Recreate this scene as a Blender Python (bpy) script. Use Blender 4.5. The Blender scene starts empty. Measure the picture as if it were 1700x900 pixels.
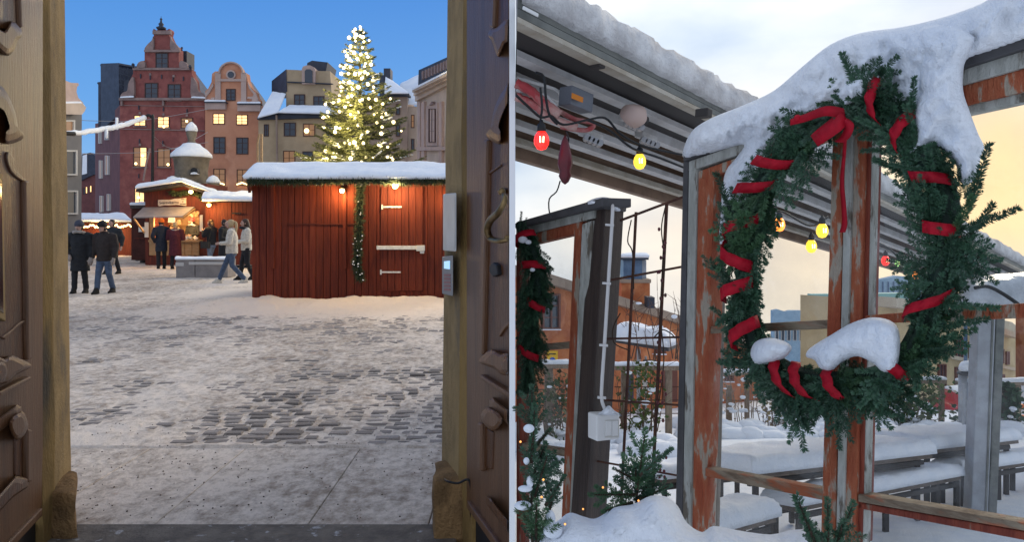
import bpy, bmesh, math, random
from mathutils import Vector, Matrix, noise
from mathutils.geometry import delaunay_2d_cdt

sc = bpy.context.scene
COL = sc.collection
F = 1200.0            # focal length in photo pixels (photo is 1700 wide)
CX, CY, EYE = 850.0, 380.0, 1.6

# ------------------------------------------------------------------ camera
cam = bpy.data.cameras.new('camera')
cam_o = bpy.data.objects.new('camera', cam)
COL.objects.link(cam_o)
cam_o.location = (0, 0, EYE)
cam_o.rotation_euler = (math.radians(90), 0, 0)
cam.sensor_width = 36.0
cam.lens = 36.0 * F / 1700.0
cam.shift_y = -70.0 / 1700.0
cam.clip_start = 0.05
cam.clip_end = 2000
sc.camera = cam_o

# ------------------------------------------------------------------ sky
world = bpy.data.worlds.new('World')
sc.world = world
world.use_nodes = True
wn, wl = world.node_tree.nodes, world.node_tree.links
wn.clear()
def wnode(t, **k):
    n = wn.new(t)
    for a, b in k.items():
        setattr(n, a, b)
    return n
def wmath(op, a, b=None, clamp=False):
    n = wnode('ShaderNodeMath', operation=op, use_clamp=clamp)
    for i, x in enumerate((a, b)):
        if x is None: continue
        if isinstance(x, (int, float)): n.inputs[i].default_value = x
        else: wl.new(x, n.inputs[i])
    return n.outputs[0]
def wramp(fac, stops, interp='LINEAR'):
    n = wnode('ShaderNodeValToRGB')
    n.color_ramp.interpolation = interp
    e = n.color_ramp.elements
    while len(e) < len(stops): e.new(0.5)
    for el, (p, c) in zip(e, stops):
        el.position = p
        el.color = (c[0], c[1], c[2], 1)
    wl.new(fac, n.inputs[0])
    return n.outputs[0]
def wmix(fac, a, b):
    n = wnode('ShaderNodeMixRGB')
    wl.new(fac, n.inputs[0]); wl.new(a, n.inputs[1]); wl.new(b, n.inputs[2])
    return n.outputs[0]
tc = wnode('ShaderNodeTexCoord')
sep = wnode('ShaderNodeSeparateXYZ'); wl.new(tc.outputs['Generated'], sep.inputs[0])
DX, DY, DZ = sep.outputs
SUN_AZ, SUN_EL = math.radians(34), math.radians(20)      # evening glow low on the right
nish = wnode('ShaderNodeTexSky'); nish.sky_type = 'NISHITA'; nish.sun_disc = False
nish.sun_elevation = SUN_EL; nish.sun_rotation = SUN_AZ
# clear twilight blue on the west side, an overcast bank on the sunset side
blue = wramp(DZ, [(0.0, (.22, .40, .63)), (0.14, (.10, .28, .60)), (0.34, (.04, .18, .52)), (1.0, (.025, .12, .40))])
nz = wnode('ShaderNodeTexNoise'); nz.inputs['Scale'].default_value = 2.6; nz.inputs['Detail'].default_value = 6
mp = wnode('ShaderNodeMapping'); mp.inputs['Scale'].default_value = (1, 1, 2.2)
wl.new(tc.outputs['Generated'], mp.inputs[0]); wl.new(mp.outputs[0], nz.inputs['Vector'])
cloud_near = wramp(nz.outputs[0], [(0.30, (.32, .43, .60)), (0.47, (.53, .61, .71)), (0.64, (.75, .78, .81))])
cloud_away = wramp(nz.outputs[0], [(0.30, (.32, .39, .53)), (0.66, (.53, .59, .70))])
lowc = wramp(nz.outputs[0], [(0.34, (.52, .47, .41)), (0.62, (.78, .66, .49))])
lowf = wramp(DZ, [(0.0, (.9, .9, .9)), (0.24, (0, 0, 0))])
def wdot(v):
    n = wnode('ShaderNodeVectorMath', operation='DOT_PRODUCT')
    wl.new(tc.outputs['Generated'], n.inputs[0]); n.inputs[1].default_value = v
    return n.outputs['Value']
gdir = Vector((math.sin(SUN_AZ) * math.cos(math.radians(5)), math.cos(SUN_AZ) * math.cos(math.radians(5)), math.sin(math.radians(5))))
gdot = wdot(gdir)
side = wramp(gdot, [(0.80, (0, 0, 0)), (0.985, (1, 1, 1))])
lowfac = wmath('MULTIPLY', lowf, side)
cloud = wmix(wramp(gdot, [(0.25, (0, 0, 0)), (0.85, (1, 1, 1))], 'EASE'), cloud_away, cloud_near)
cl2 = wmix(lowfac, cloud, lowc)
gold = wnode('ShaderNodeRGB'); gold.outputs[0].default_value = (.98, .58, .16, 1)
gfac = wmath('MULTIPLY', wmath('POWER', wmath('MAXIMUM', gdot, 0.0), 160.0), 0.62)
cl3 = wmix(gfac, cl2, gold.outputs[0])
cdir = wdot(Vector((-.62, .74, .26)))       # the clear gap in the cloud
edge = wmath('ADD', DX, wmath('MULTIPLY', wmath('SUBTRACT', nz.outputs[0], .5), .10))
bank = wramp(wmath('ADD', edge, .5), [(0.435, (0, 0, 0)), (0.505, (1, 1, 1))], 'EASE')
gap = wramp(cdir, [(0.62, (1, 1, 1)), (0.84, (0, 0, 0))], 'EASE')
bank = wmath('MAXIMUM', bank, gap)
skyc = wmix(bank, blue, cl3)
addn = wnode('ShaderNodeMixRGB', blend_type='ADD'); addn.inputs[0].default_value = 0.006
wl.new(skyc, addn.inputs[1]); wl.new(nish.outputs[0], addn.inputs[2])
bg = wnode('ShaderNodeBackground'); bg.inputs[1].default_value = 1.0
wl.new(addn.outputs[0], bg.inputs[0])
wo = wnode('ShaderNodeOutputWorld'); wl.new(bg.outputs[0], wo.inputs[0])

# ------------------------------------------------------------------ sun (veiled by the cloud bank)
sun = bpy.data.lights.new('sun', 'SUN')
sun.energy = 1.5
sun.angle = math.radians(24)
sun.color = (1.0, .86, .66)
sun_o = bpy.data.objects.new('sun', sun)
COL.objects.link(sun_o)
sdir = Vector((math.sin(SUN_AZ) * math.cos(SUN_EL), math.cos(SUN_AZ) * math.cos(SUN_EL), math.sin(SUN_EL)))
sun_o.rotation_euler = sdir.to_track_quat('Z', 'Y').to_euler()

sc.view_settings.view_transform = 'Standard'
sc.view_settings.look = 'None'
sc.view_settings.exposure = 0.42
sc.view_settings.gamma = 1.0
sc.render.engine = 'CYCLES'
sc.cycles.max_bounces = 4
sc.cycles.diffuse_bounces = 3
sc.cycles.transparent_max_bounces = 16
sc.cycles.use_denoising = True

rnd = random.Random(7)
U = rnd.uniform

# ------------------------------------------------------------------ places: pixel + distance -> world
def V(px, py, d):
    return Vector((d * (px - CX) / F, d, EYE + d * (CY - py) / F))
def GY(py, h=0.0):
    return F * (EYE - h) / (py - CY)
def G(px, py, h=0.0):
    return V(px, py, GY(py, h))
class Pl:
    """an upright plane running between two pixel columns at given distances"""
    def __init__(s, pa, da, pb, db):
        s.pa, s.ia, s.k = pa, 1 / da, (1 / db - 1 / da) / (pb - pa)
        A, B = V(pa, CY, da), V(pb, CY, db)
        t = (B - A).normalized()
        n = Vector((t.y, -t.x, 0))
        if n.dot(-A) < 0: n = -n
        s.n, s.t, s.na = n, t, n.dot(A)
    def d(s, px):
        return 1 / (s.ia + (px - s.pa) * s.k)
    def __call__(s, px, py, off=0.0):
        r = Vector(((px - CX) / F, 1, (CY - py) / F)); k = (s.na + off) / s.n.dot(r)      # n is level, so eye height drops out
        return r * k + Vector((0, 0, EYE))

# ------------------------------------------------------------------ materials
MATS = {}
def M(name, col, rough=.8, col2=None, scale=4.0, lo=.4, hi=.62, bump=0.0, bscale=30.0, metal=0.0, emit=None, estr=0.0,
      stretch=(1, 1, 1), rnd_val=0.0, spec=.35, detail=6.0, col3=None, scale3=1.5, lo3=.5, hi3=.6, trans=0.0, bdist=.02, sss=0.0):
    m = bpy.data.materials.new(name)
    m.use_nodes = True
    N, L = m.node_tree.nodes, m.node_tree.links
    b = N['Principled BSDF']
    b.inputs['Roughness'].default_value = rough
    b.inputs['Metallic'].default_value = metal
    b.inputs['Specular IOR Level'].default_value = spec
    if sss:
        b.inputs['Subsurface Weight'].default_value = sss
    t = N.new('ShaderNodeTexCoord')
    mpn = N.new('ShaderNodeMapping'); mpn.inputs['Scale'].default_value = stretch
    L.new(t.outputs['Object'], mpn.inputs[0])
    def nz(s, d=detail):
        n = N.new('ShaderNodeTexNoise'); n.inputs['Scale'].default_value = s; n.inputs['Detail'].default_value = d
        n.inputs['Roughness'].default_value = .62
        L.new(mpn.outputs[0], n.inputs['Vector']); return n.outputs[0]
    def rp(f, a, c):
        n = N.new('ShaderNodeMapRange'); n.inputs[1].default_value = a; n.inputs[2].default_value = c
        L.new(f, n.inputs[0]); return n.outputs[0]
    def mix(f, a, c):
        n = N.new('ShaderNodeMixRGB'); L.new(f, n.inputs[0])
        if isinstance(a, tuple): n.inputs[1].default_value = (*a, 1)
        else: L.new(a, n.inputs[1])
        n.inputs[2].default_value = (*c, 1)
        return n.outputs[0]
    out = None
    if col2: out = mix(rp(nz(scale), lo, hi), col, col2)
    if col3: out = mix(rp(nz(scale3), lo3, hi3), out or col, col3)
    if rnd_val:
        oi = N.new('ShaderNodeObjectInfo')
        r = N.new('ShaderNodeMapRange'); r.inputs[3].default_value = 1 - rnd_val; r.inputs[4].default_value = 1 + rnd_val
        L.new(oi.outputs['Random'], r.inputs[0])
        h = N.new('ShaderNodeHueSaturation'); L.new(r.outputs[0], h.inputs['Value'])
        if out: L.new(out, h.inputs['Color'])
        else: h.inputs['Color'].default_value = (*col, 1)
        out = h.outputs[0]
    if out: L.new(out, b.inputs['Base Color'])
    else: b.inputs['Base Color'].default_value = (*col, 1)
    if bump:
        bn = N.new('ShaderNodeBump'); bn.inputs['Strength'].default_value = bump; bn.inputs['Distance'].default_value = bdist
        L.new(nz(bscale, 5), bn.inputs['Height']); L.new(bn.outputs[0], b.inputs['Normal'])
    if emit:
        b.inputs['Emission Color'].default_value = (*emit, 1); b.inputs['Emission Strength'].default_value = estr
    MATS[name] = m
    return m

M('snow', (.86, .88, .91), .9, (.78, .82, .88), 5, bump=.75, bscale=38, bdist=.025, spec=.2)
M('snow_dirty', (.74, .73, .72), .9, (.52, .50, .49), 7, bump=.8, bscale=40, bdist=.03, spec=.2, detail=9)
M('snow_far', (.84, .87, .92), .9, (.74, .79, .88), 1.2, bump=.3, bscale=4, spec=.2)
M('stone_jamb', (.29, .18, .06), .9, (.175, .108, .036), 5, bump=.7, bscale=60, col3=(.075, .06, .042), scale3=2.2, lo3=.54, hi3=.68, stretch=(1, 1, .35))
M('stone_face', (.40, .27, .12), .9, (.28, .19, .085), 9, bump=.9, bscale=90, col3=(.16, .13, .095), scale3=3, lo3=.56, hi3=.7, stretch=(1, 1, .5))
M('stone_base', (.34, .20, .085), .95, (.18, .105, .045), 7, bump=.9, bscale=40, bdist=.04)
M('door_wood', (.140, .064, .027), .42, (.098, .044, .018), 3, bump=.3, bscale=16, stretch=(6, 6, .5), col3=(.145, .068, .03), scale3=2, spec=.5)
M('door_carved', (.105, .036, .008), .34, (.055, .018, .004), 6, bump=.35, bscale=20, stretch=(4, 4, .8), spec=.55)
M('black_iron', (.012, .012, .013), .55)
M('brass', (.30, .20, .09), .35, (.13, .085, .04), 14, metal=.9)
M('gilt', (.30, .20, .08), .6, metal=.3)
M('dark_glass', (.012, .013, .016), .1, spec=.6)
M('cream_box', (.60, .58, .53), .45, (.52, .50, .45), 6)
M('keypad_grey', (.25, .24, .23), .5)
M('steel', (.32, .32, .33), .4, metal=.8)
M('screen', (.2, .35, .5), .3, emit=(.35, .6, .9), estr=.8)
M('keys', (.30, .12, .12), .5)
M('white_paint', (.90, .90, .89), .8)
M('sett', (.30, .265, .24), .8, (.20, .175, .16), 12, bump=.5, bscale=50, rnd_val=.35, spec=.4)
M('slab', (.44, .375, .30), .9, (.25, .205, .16), 9, bump=.6, bscale=60, col3=(.70, .63, .56), scale3=2.6, lo3=.47, hi3=.60, detail=10)
M('threshold', (.17, .145, .12), .8, (.10, .085, .072), 9, bump=.6, bscale=45, col3=(.42, .42, .43), scale3=14, lo3=.60, hi3=.70)
M('grit', (.07, .05, .035), .9)
M('falu', (.145, .024, .010), .78, (.088, .014, .007), 5, bump=.5, bscale=30, stretch=(5, 5, .35), rnd_val=.16, col3=(.16, .036, .014), scale3=3, lo3=.55, hi3=.75, spec=.25)
M('falu_dark', (.10, .017, .008), .85, (.06, .01, .006), 5)
M('stall_red', (.135, .027, .015), .8, (.085, .017, .010), 3, stretch=(4, 4, .4))
M('stall_dark', (.07, .02, .015), .85, (.045, .013, .01), 3)
M('dark_eave', (.030, .022, .018), .9, (.06, .05, .045), 8)
M('metal_white', (.62, .60, .56), .5, (.5, .47, .42), 12)
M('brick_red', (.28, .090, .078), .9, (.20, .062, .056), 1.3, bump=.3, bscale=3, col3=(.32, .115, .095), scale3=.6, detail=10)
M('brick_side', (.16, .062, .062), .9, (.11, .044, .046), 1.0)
M('sand_trim', (.30, .21, .19), .9, (.21, .15, .14), 2)
M('orange_plaster', (.56, .26, .155), .9, (.46, .20, .12), .8, col3=(.60, .30, .19), scale3=.4)
M('pale_trim', (.50, .37, .32), .9, (.42, .31, .27), 1)
M('ochre_plaster', (.46, .35, .23), .9, (.37, .28, .18), .7)
M('taupe_plaster', (.34, .26, .21), .9, (.27, .20, .165), .7)
M('cream_plaster', (.56, .45, .37), .9, (.46, .37, .30), .8)
M('grey_plaster', (.20, .19, .19), .9, (.16, .155, .155), .7)
M('roof_dark', (.035, .042, .06), .7, (.05, .058, .08), 1)
M('roof_metal', (.025, .032, .055), .5, (.04, .05, .08), 2)
M('win_frame', (.07, .035, .03), .7)
M('win_white', (.55, .53, .5), .7)
M('pane_dark', (.035, .045, .065), .12, spec=.6)
M('pane_lit', (.5, .35, .2), .4, emit=(1.0, .58, .24), estr=1.5, col2=(.2, .1, .05), scale=1.6)
M('pane_dim', (.10, .07, .06), .3, emit=(1.0, .5, .2), estr=.16)
M('lamp_glow', (1, .8, .4), .5, emit=(1.0, .72, .26), estr=5)
M('bulb_warm', (1, .85, .5), .5, emit=(1.0, .72, .30), estr=3)
M('bulb_tree', (1, .9, .6), .5, emit=(1.0, .80, .42), estr=3.2)
M('stone_well', (.21, .175, .13), .95, (.13, .11, .085), 2.5, bump=.5, bscale=8)
M('granite', (.27, .24, .225), .9, (.22, .195, .185), 4, bump=.2, bscale=30)
M('granite_light', (.50, .47, .44), .9)
M('concrete', (.17, .165, .16), .95, (.12, .115, .11), 5)
M('awning_grey', (.30, .26, .25), .85, (.25, .215, .205), 3)
M('wood_pale', (.42, .26, .13), .7, (.32, .19, .09), 5, stretch=(1, 1, 6))
M('paper', (.72, .68, .60), .8)
M('sign_cream', (.62, .50, .40), .8, (.5, .39, .3), 6)
M('ink', (.05, .035, .02), .8)
M('goods', (.55, .30, .14), .8, (.75, .6, .4), 5, rnd_val=.4)
M('goods_white', (.80, .74, .64), .8, rnd_val=.1)
M('needle_far', (.085, .095, .034), .8, (.14, .15, .055), 2.5, rnd_val=.1)
M('garland_far', (.030, .045, .022), .85, (.06, .075, .035), 9)
M('skin', (.42, .25, .19), .6)
M('hair_brown', (.05, .026, .015), .6); M('hair_blond', (.50, .36, .20), .6, (.38, .26, .13), 30, stretch=(1, 1, .2)); M('hair_dark', (.02, .015, .012), .6)
for n_, c_ in dict(coat_black=(.014, .015, .018), coat_brown=(.030, .022, .020), coat_grey=(.022, .026, .032), coat_navy=(.014, .02, .035), coat_maroon=(.075, .012, .022),
                   coat_white=(.62, .56, .47), jeans=(.07, .10, .16), jeans_light=(.14, .18, .25), trousers=(.016, .016, .02), boots=(.018, .015, .013), beanie_grey=(.05, .055, .08),
                   beanie_black=(.012, .012, .014), hat_orange=(.80, .17, .02), mitten=(.30, .25, .22), fur=(.33, .29, .26), bag=(.03, .028, .026), apron=(.03, .03, .028), santa_red=(.5, .05, .04), shirt_cream=(.55, .5, .44)).items():
    M(n_, c_, .85, tuple(x * .7 for x in c_), 14, bump=.25, bscale=35)

# materials of the right-hand place
M('wood_white', (.44, .44, .40), .8, (.30, .30, .265), 10, bump=.6, bscale=30, stretch=(2.2, 2.2, .6), col3=(.13, .11, .085), scale3=9, lo3=.55, hi3=.62)
M('wood_red', (.33, .070, .028), .75, (.42, .135, .06), 9, bump=.9, bscale=30, stretch=(2.6, 2.6, .7), col3=(.38, .32, .25), scale3=9, lo3=.55, hi3=.60, detail=9)
M('wood_red_dark', (.15, .026, .014), .7, (.24, .05, .024), 9, bump=.6, bscale=30, stretch=(4, 4, .45), col3=(.20, .15, .11), scale3=11, lo3=.61, hi3=.68)
M('wood_rail', (.30, .24, .17), .85, (.17, .12, .08), 14, bump=.7, bscale=40, stretch=(.7, .7, 3), col3=(.36, .11, .05), scale3=5, lo3=.52, hi3=.6)
M('wood_weather', (.31, .27, .22), .9, (.19, .16, .125), 12, bump=.7, bscale=40, stretch=(5, 5, .25))
M('wood_brown', (.055, .036, .028), .6, (.028, .018, .015), 6, bump=.3, bscale=30, stretch=(5, 5, .3))
M('slate_trim', (.075, .072, .075), .6, (.05, .048, .05), 9)
M('awn_green', (.20, .205, .185), .55, (.13, .135, .125), 6, bump=.2, bscale=30)
M('awn_cream', (.44, .40, .33), .6, (.33, .28, .21), 7, bump=.15, bscale=40)
M('awn_blue', (.17, .185, .215), .55, (.12, .13, .15), 5)
M('awn_white', (.55, .54, .53), .45, (.42, .40, .38), 8)
M('awn_dark', (.035, .03, .028), .7)
M('awn_brown', (.27, .175, .115), .65, (.19, .12, .08), 6)
M('cloth_red', (.36, .045, .05), .8, (.5, .35, .3), 8)
M('label_orange', (.7, .22, .02), .6)
M('cable', (.010, .010, .011), .5)
M('cable_white', (.62, .60, .58), .5)
M('plastic_white', (.70, .69, .67), .4)
M('rust', (.060, .026, .020), .85, (.12, .05, .03), 20, bump=.6, bscale=90)
M('red_pod', (.13, .015, .022), .35, (.06, .01, .012), 10)
M('needle', (.050, .118, .062), .5, (.020, .058, .034), 14, rnd_val=.30, spec=.45)
M('needle_light', (.055, .125, .05), .55, (.03, .08, .035), 14, rnd_val=.30, spec=.45)
M('needle_dark', (.007, .022, .013), .7)
M('twig', (.045, .028, .018), .9)
M('ribbon', (.42, .004, .018), .6, (.30, .003, .013), 18, bump=.3, bscale=50, spec=.2)
M('table_wood', (.15, .115, .09), .85, (.09, .07, .055), 10, stretch=(1, 1, 4))
M('bench_leg', (.05, .045, .042), .8)
M('rail_wood', (.29, .225, .165), .9, (.20, .15, .11), 9, stretch=(3, 3, .6))
M('post_metal', (.40, .42, .45), .45, (.32, .33, .35), 5, bump=.1, bscale=30)
M('brick_orange', (.50, .17, .065), .9, (.38, .11, .045), 1.6, col3=(.58, .23, .10), scale3=.7, bump=.3, bscale=6)
M('tan_roof', (.36, .27, .20), .9, (.28, .21, .16), 2)
M('yellow_plaster', (.55, .44, .25), .9, (.47, .37, .21), 1)
M('pale_plaster', (.52, .45, .33), .9, (.45, .38, .28), 1)
M('blue_block', (.30, .42, .52), .8, (.24, .35, .45), 2)
M('teal', (.22, .42, .38), .7)
M('shaft_blue', (.07, .12, .20), .35, (.11, .18, .28), 3)
M('brown_win', (.14, .045, .03), .6)
M('leaf', (.05, .085, .02), .7, (.085, .10, .025), 6, rnd_val=.3)
M('leaf_yellow', (.20, .14, .03), .7)
M('branch', (.12, .07, .05), .9)
M('car_red', (.45, .02, .03), .3, spec=.6); M('car_white', (.6, .62, .65), .3, spec=.6); M('tyre', (.015, .015, .015), .9)
M('barrier', (.65, .16, .03), .6)
M('sign_yellow', (.75, .45, .02), .5); M('sign_blue', (.04, .10, .45), .5)
M('plastic_sheet', (.55, .58, .62), .25, (.38, .41, .44), 3, bump=.5, bscale=6, bdist=.1, spec=.6)
def bulbmat(n, c, e, s):
    M(n, c, .12, emit=e, estr=s, spec=.7)
bulbmat('bulb_red', (.5, .01, .01), (1, .025, .015), 1.1); bulbmat('bulb_yellow', (.6, .4, .02), (1, .60, .04), 1.3); bulbmat('bulb_orange', (.6, .15, .02), (1, .26, .03), 2.2)
bulbmat('bulb_green', (.1, .4, .1), (.5, .9, .3), 1.0); bulbmat('filament', (1, .8, .4), (1, .78, .42), 6)
bulbmat('fairy', (1, .6, .2), (1, .34, .05), 1.0)

def glass(name, tint, gl, rough):
    m = bpy.data.materials.new(name); m.use_nodes = True
    N, L = m.node_tree.nodes, m.node_tree.links; N.clear()
    o = N.new('ShaderNodeOutputMaterial'); mx = N.new('ShaderNodeMixShader'); t = N.new('ShaderNodeBsdfTransparent'); g = N.new('ShaderNodeBsdfGlossy')
    t.inputs[0].default_value = (*tint, 1); g.inputs['Roughness'].default_value = rough
    fr = N.new('ShaderNodeFresnel'); fr.inputs[0].default_value = 1.45
    mu = N.new('ShaderNodeMath'); mu.operation = 'MULTIPLY'; mu.inputs[1].default_value = gl
    ge = N.new('ShaderNodeNewGeometry'); m2 = N.new('ShaderNodeMath'); m2.operation = 'SUBTRACT'; m2.inputs[0].default_value = 1.0; L.new(ge.outputs['Backfacing'], m2.inputs[1]); m3 = N.new('ShaderNodeMath'); m3.operation = 'MULTIPLY'
    L.new(fr.outputs[0], mu.inputs[0]); L.new(mu.outputs[0], m3.inputs[0]); L.new(m2.outputs[0], m3.inputs[1]); L.new(m3.outputs[0], mx.inputs[0]); tcg = N.new('ShaderNodeTexCoord'); ng = N.new('ShaderNodeTexNoise'); ng.inputs['Scale'].default_value = 9; ng.inputs['Detail'].default_value = 8; L.new(tcg.outputs['Object'], ng.inputs['Vector'])
    rg = N.new('ShaderNodeMapRange'); rg.inputs[1].default_value = .42; rg.inputs[2].default_value = .75; rg.inputs[3].default_value = .005; rg.inputs[4].default_value = .07; L.new(ng.outputs[0], rg.inputs[0])
    df = N.new('ShaderNodeBsdfDiffuse'); df.inputs[0].default_value = (.8, .82, .84, 1); mf = N.new('ShaderNodeMixShader'); L.new(rg.outputs[0], mf.inputs[0]); L.new(t.outputs[0], mf.inputs[1]); L.new(df.outputs[0], mf.inputs[2])
    L.new(mf.outputs[0], mx.inputs[1]); L.new(g.outputs[0], mx.inputs[2]); L.new(mx.outputs[0], o.inputs[0])
    MATS[name] = m
glass('glass', (.95, .955, .95), 1.0, .02)

# trampled snow over stone: dirty by noise, clean near the hut and along the edges
def ground_mat():
    m = bpy.data.materials.new('trampled_snow'); m.use_nodes = True
    N, L = m.node_tree.nodes, m.node_tree.links; b = N['Principled BSDF']; b.inputs['Roughness'].default_value = .85; b.inputs['Specular IOR Level'].default_value = .25
    t = N.new('ShaderNodeTexCoord')
    def nz(s, st=(1, 1, 1), d=8, r=.65):
        mpn = N.new('ShaderNodeMapping'); mpn.inputs['Scale'].default_value = st; L.new(t.outputs['Object'], mpn.inputs[0])
        n = N.new('ShaderNodeTexNoise'); n.inputs['Scale'].default_value = s; n.inputs['Detail'].default_value = d; n.inputs['Roughness'].default_value = r
        L.new(mpn.outputs[0], n.inputs['Vector']); return n.outputs[0]
    def mr(f, a, c, d0=0., d1=1.):
        n = N.new('ShaderNodeMapRange'); n.inputs[1].default_value = a; n.inputs[2].default_value = c; n.inputs[3].default_value = d0; n.inputs[4].default_value = d1; L.new(f, n.inputs[0]); return n.outputs[0]
    def mt(op, a, c):
        n = N.new('ShaderNodeMath'); n.operation = op
        for i, x in enumerate((a, c)):
            if isinstance(x, float): n.inputs[i].default_value = x
            else: L.new(x, n.inputs[i])
        return n.outputs[0]
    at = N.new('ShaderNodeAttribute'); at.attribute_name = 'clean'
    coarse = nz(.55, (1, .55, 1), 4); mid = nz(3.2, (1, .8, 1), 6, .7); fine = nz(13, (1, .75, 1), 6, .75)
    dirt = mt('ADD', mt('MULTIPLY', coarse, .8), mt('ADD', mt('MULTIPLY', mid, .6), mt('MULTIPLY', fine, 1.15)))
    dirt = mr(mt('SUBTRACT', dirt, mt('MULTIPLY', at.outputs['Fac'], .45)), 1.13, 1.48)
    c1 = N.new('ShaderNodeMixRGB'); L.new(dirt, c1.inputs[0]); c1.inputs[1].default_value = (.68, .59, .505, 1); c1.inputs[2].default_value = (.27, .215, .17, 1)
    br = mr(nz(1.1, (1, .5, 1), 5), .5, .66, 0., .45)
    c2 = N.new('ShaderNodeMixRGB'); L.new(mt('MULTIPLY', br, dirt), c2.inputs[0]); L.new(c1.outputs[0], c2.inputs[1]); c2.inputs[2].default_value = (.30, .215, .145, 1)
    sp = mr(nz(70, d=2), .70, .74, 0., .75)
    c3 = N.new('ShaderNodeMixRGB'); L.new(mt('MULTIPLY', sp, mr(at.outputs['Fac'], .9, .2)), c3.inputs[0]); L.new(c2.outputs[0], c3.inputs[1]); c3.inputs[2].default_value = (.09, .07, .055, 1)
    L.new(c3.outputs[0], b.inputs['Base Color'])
    bn = N.new('ShaderNodeBump'); bn.inputs['Strength'].default_value = .7; bn.inputs['Distance'].default_value = .03
    L.new(mt('ADD', mid, fine), bn.inputs['Height']); L.new(bn.outputs[0], b.inputs['Normal'])
    MATS['trampled_snow'] = m
ground_mat()

# ------------------------------------------------------------------ mesh helpers
class MB:
    def __init__(s): s.v, s.f = [], []
    def add(s, vs, fs):
        o = len(s.v); s.v += [Vector(x) for x in vs]; s.f += [tuple(i + o for i in f) for f in fs]; return s
    def hexa(s, a, b):      # two loops of four points
        return s.add(list(a) + list(b), [(3, 2, 1, 0), (4, 5, 6, 7), (0, 1, 5, 4), (1, 2, 6, 5), (2, 3, 7, 6), (3, 0, 4, 7)])
    def box(s, c, sz, rz=0.0):
        x, y, z = (k / 2 for k in sz); R = Matrix.Rotation(rz, 3, 'Z'); c = Vector(c)
        q = [c + R @ Vector(p) for p in ((-x, -y, -z), (x, -y, -z), (x, y, -z), (-x, y, -z), (-x, -y, z), (x, -y, z), (x, y, z), (-x, y, z))]
        return s.hexa(q[:4], q[4:])
    def beam(s, p, q, w, h, up=(0, 0, 1)):
        p, q = Vector(p), Vector(q); d = (q - p).normalized(); r = d.cross(Vector(up)); r.normalize(); u = r.cross(d)
        o = [(-w / 2, -h / 2), (w / 2, -h / 2), (w / 2, h / 2), (-w / 2, h / 2)]
        return s.hexa([p + r * a + u * b for a, b in o], [q + r * a + u * b for a, b in o])
    def tube(s, pts, rad, n=8, flat=1.0):
        pts = [Vector(p) for p in pts]
        if not isinstance(rad, (list, tuple)): rad = [rad] * len(pts)
        o = len(s.v); ref = None
        for i, p in enumerate(pts):
            d = (pts[min(i + 1, len(pts) - 1)] - pts[max(i - 1, 0)])
            d = d.normalized() if d.length > 1e-9 else Vector((0, 0, 1))
            if ref is None: ref = Vector((0, 0, 1)) if abs(d.z) < .9 else Vector((1, 0, 0))
            r = d.cross(ref); r.normalize(); u = r.cross(d); ref = u
            for k in range(n):
                a = 2 * math.pi * k / n
                s.v.append(p + (r * math.cos(a) + u * math.sin(a) * flat) * rad[i])
        for i in range(len(pts) - 1):
            for k in range(n):
                a, b = o + i * n + k, o + i * n + (k + 1) % n
                s.f.append((a, b, b + n, a + n))
        s.f.append(tuple(o + k for k in range(n))[::-1]); e = o + (len(pts) - 1) * n
        s.f.append(tuple(e + k for k in range(n))); return s
    def loft(s, rings, n=14):      # horizontal elliptical rings (centre, rx, ry)
        o = len(s.v)
        for c, rx, ry in rings:
            for k in range(n):
                a = 2 * math.pi * k / n
                s.v.append(Vector((c[0] + rx * math.cos(a), c[1] + ry * math.sin(a), c[2])))
        for i in range(len(rings) - 1):
            for k in range(n):
                a, b = o + i * n + k, o + i * n + (k + 1) % n
                s.f.append((a, b, b + n, a + n))
        s.f.append(tuple(o + k for k in range(n))[::-1]); e = o + (len(rings) - 1) * n
        s.f.append(tuple(e + k for k in range(n))); return s
    def lathe(s, c, prof, n=16):
        return s.loft([((c[0], c[1], c[2] + z), r, r) for r, z in prof], n)
    def sphere(s, c, r, n=10, m=7):
        if not isinstance(r, (tuple, list)): r = (r, r, r)
        return s.loft([((c[0], c[1], c[2] - r[2] * math.cos(math.pi * (i + .02) / (m + .04))), r[0] * math.sin(math.pi * (i + .02) / (m + .04)), r[1] * math.sin(math.pi * (i + .02) / (m + .04))) for i in range(m + 1)], n)
    def prism(s, poly, vec):
        n = len(poly); vec = Vector(vec); P = [Vector(p) for p in poly]
        return s.add(P + [p + vec for p in P], [tuple(range(n)), tuple(range(2 * n - 1, n - 1, -1))] + [((i + 1) % n, i, i + n, (i + 1) % n + n) for i in range(n)])
    def pplate(s, pl, pxs, off, thick):     # pixel polygon on a plane, front at off, running back by thick
        return s.prism([pl(x, y, off) for x, y in pxs], pl.n * -thick)
    def mesh(s, name, smooth=False, fixn=True):
        me = bpy.data.meshes.new(name); me.from_pydata([tuple(x) for x in s.v], [], s.f)
        if fixn:
            bm = bmesh.new(); bm.from_mesh(me); bmesh.ops.recalc_face_normals(bm, faces=bm.faces); bm.to_mesh(me); bm.free()
        if smooth: me.polygons.foreach_set('use_smooth', [True] * len(me.polygons))
        return me
    def build(s, name, mat, parent=None, smooth=False, bevel=0.0, fixn=True):
        return link(name, s.mesh(name, smooth, fixn), mat, parent, bevel)
def link(name, me, mat, parent=None, bevel=0.0):
    o = bpy.data.objects.new(name, me); COL.objects.link(o)
    if mat and not me.materials: me.materials.append(MATS[mat])
    if parent: attach(o, parent)
    if bevel:
        b = o.modifiers.new('bevel', 'BEVEL'); b.width = bevel; b.segments = 2; b.limit_method = 'ANGLE'; b.angle_limit = .6
    return o
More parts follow.
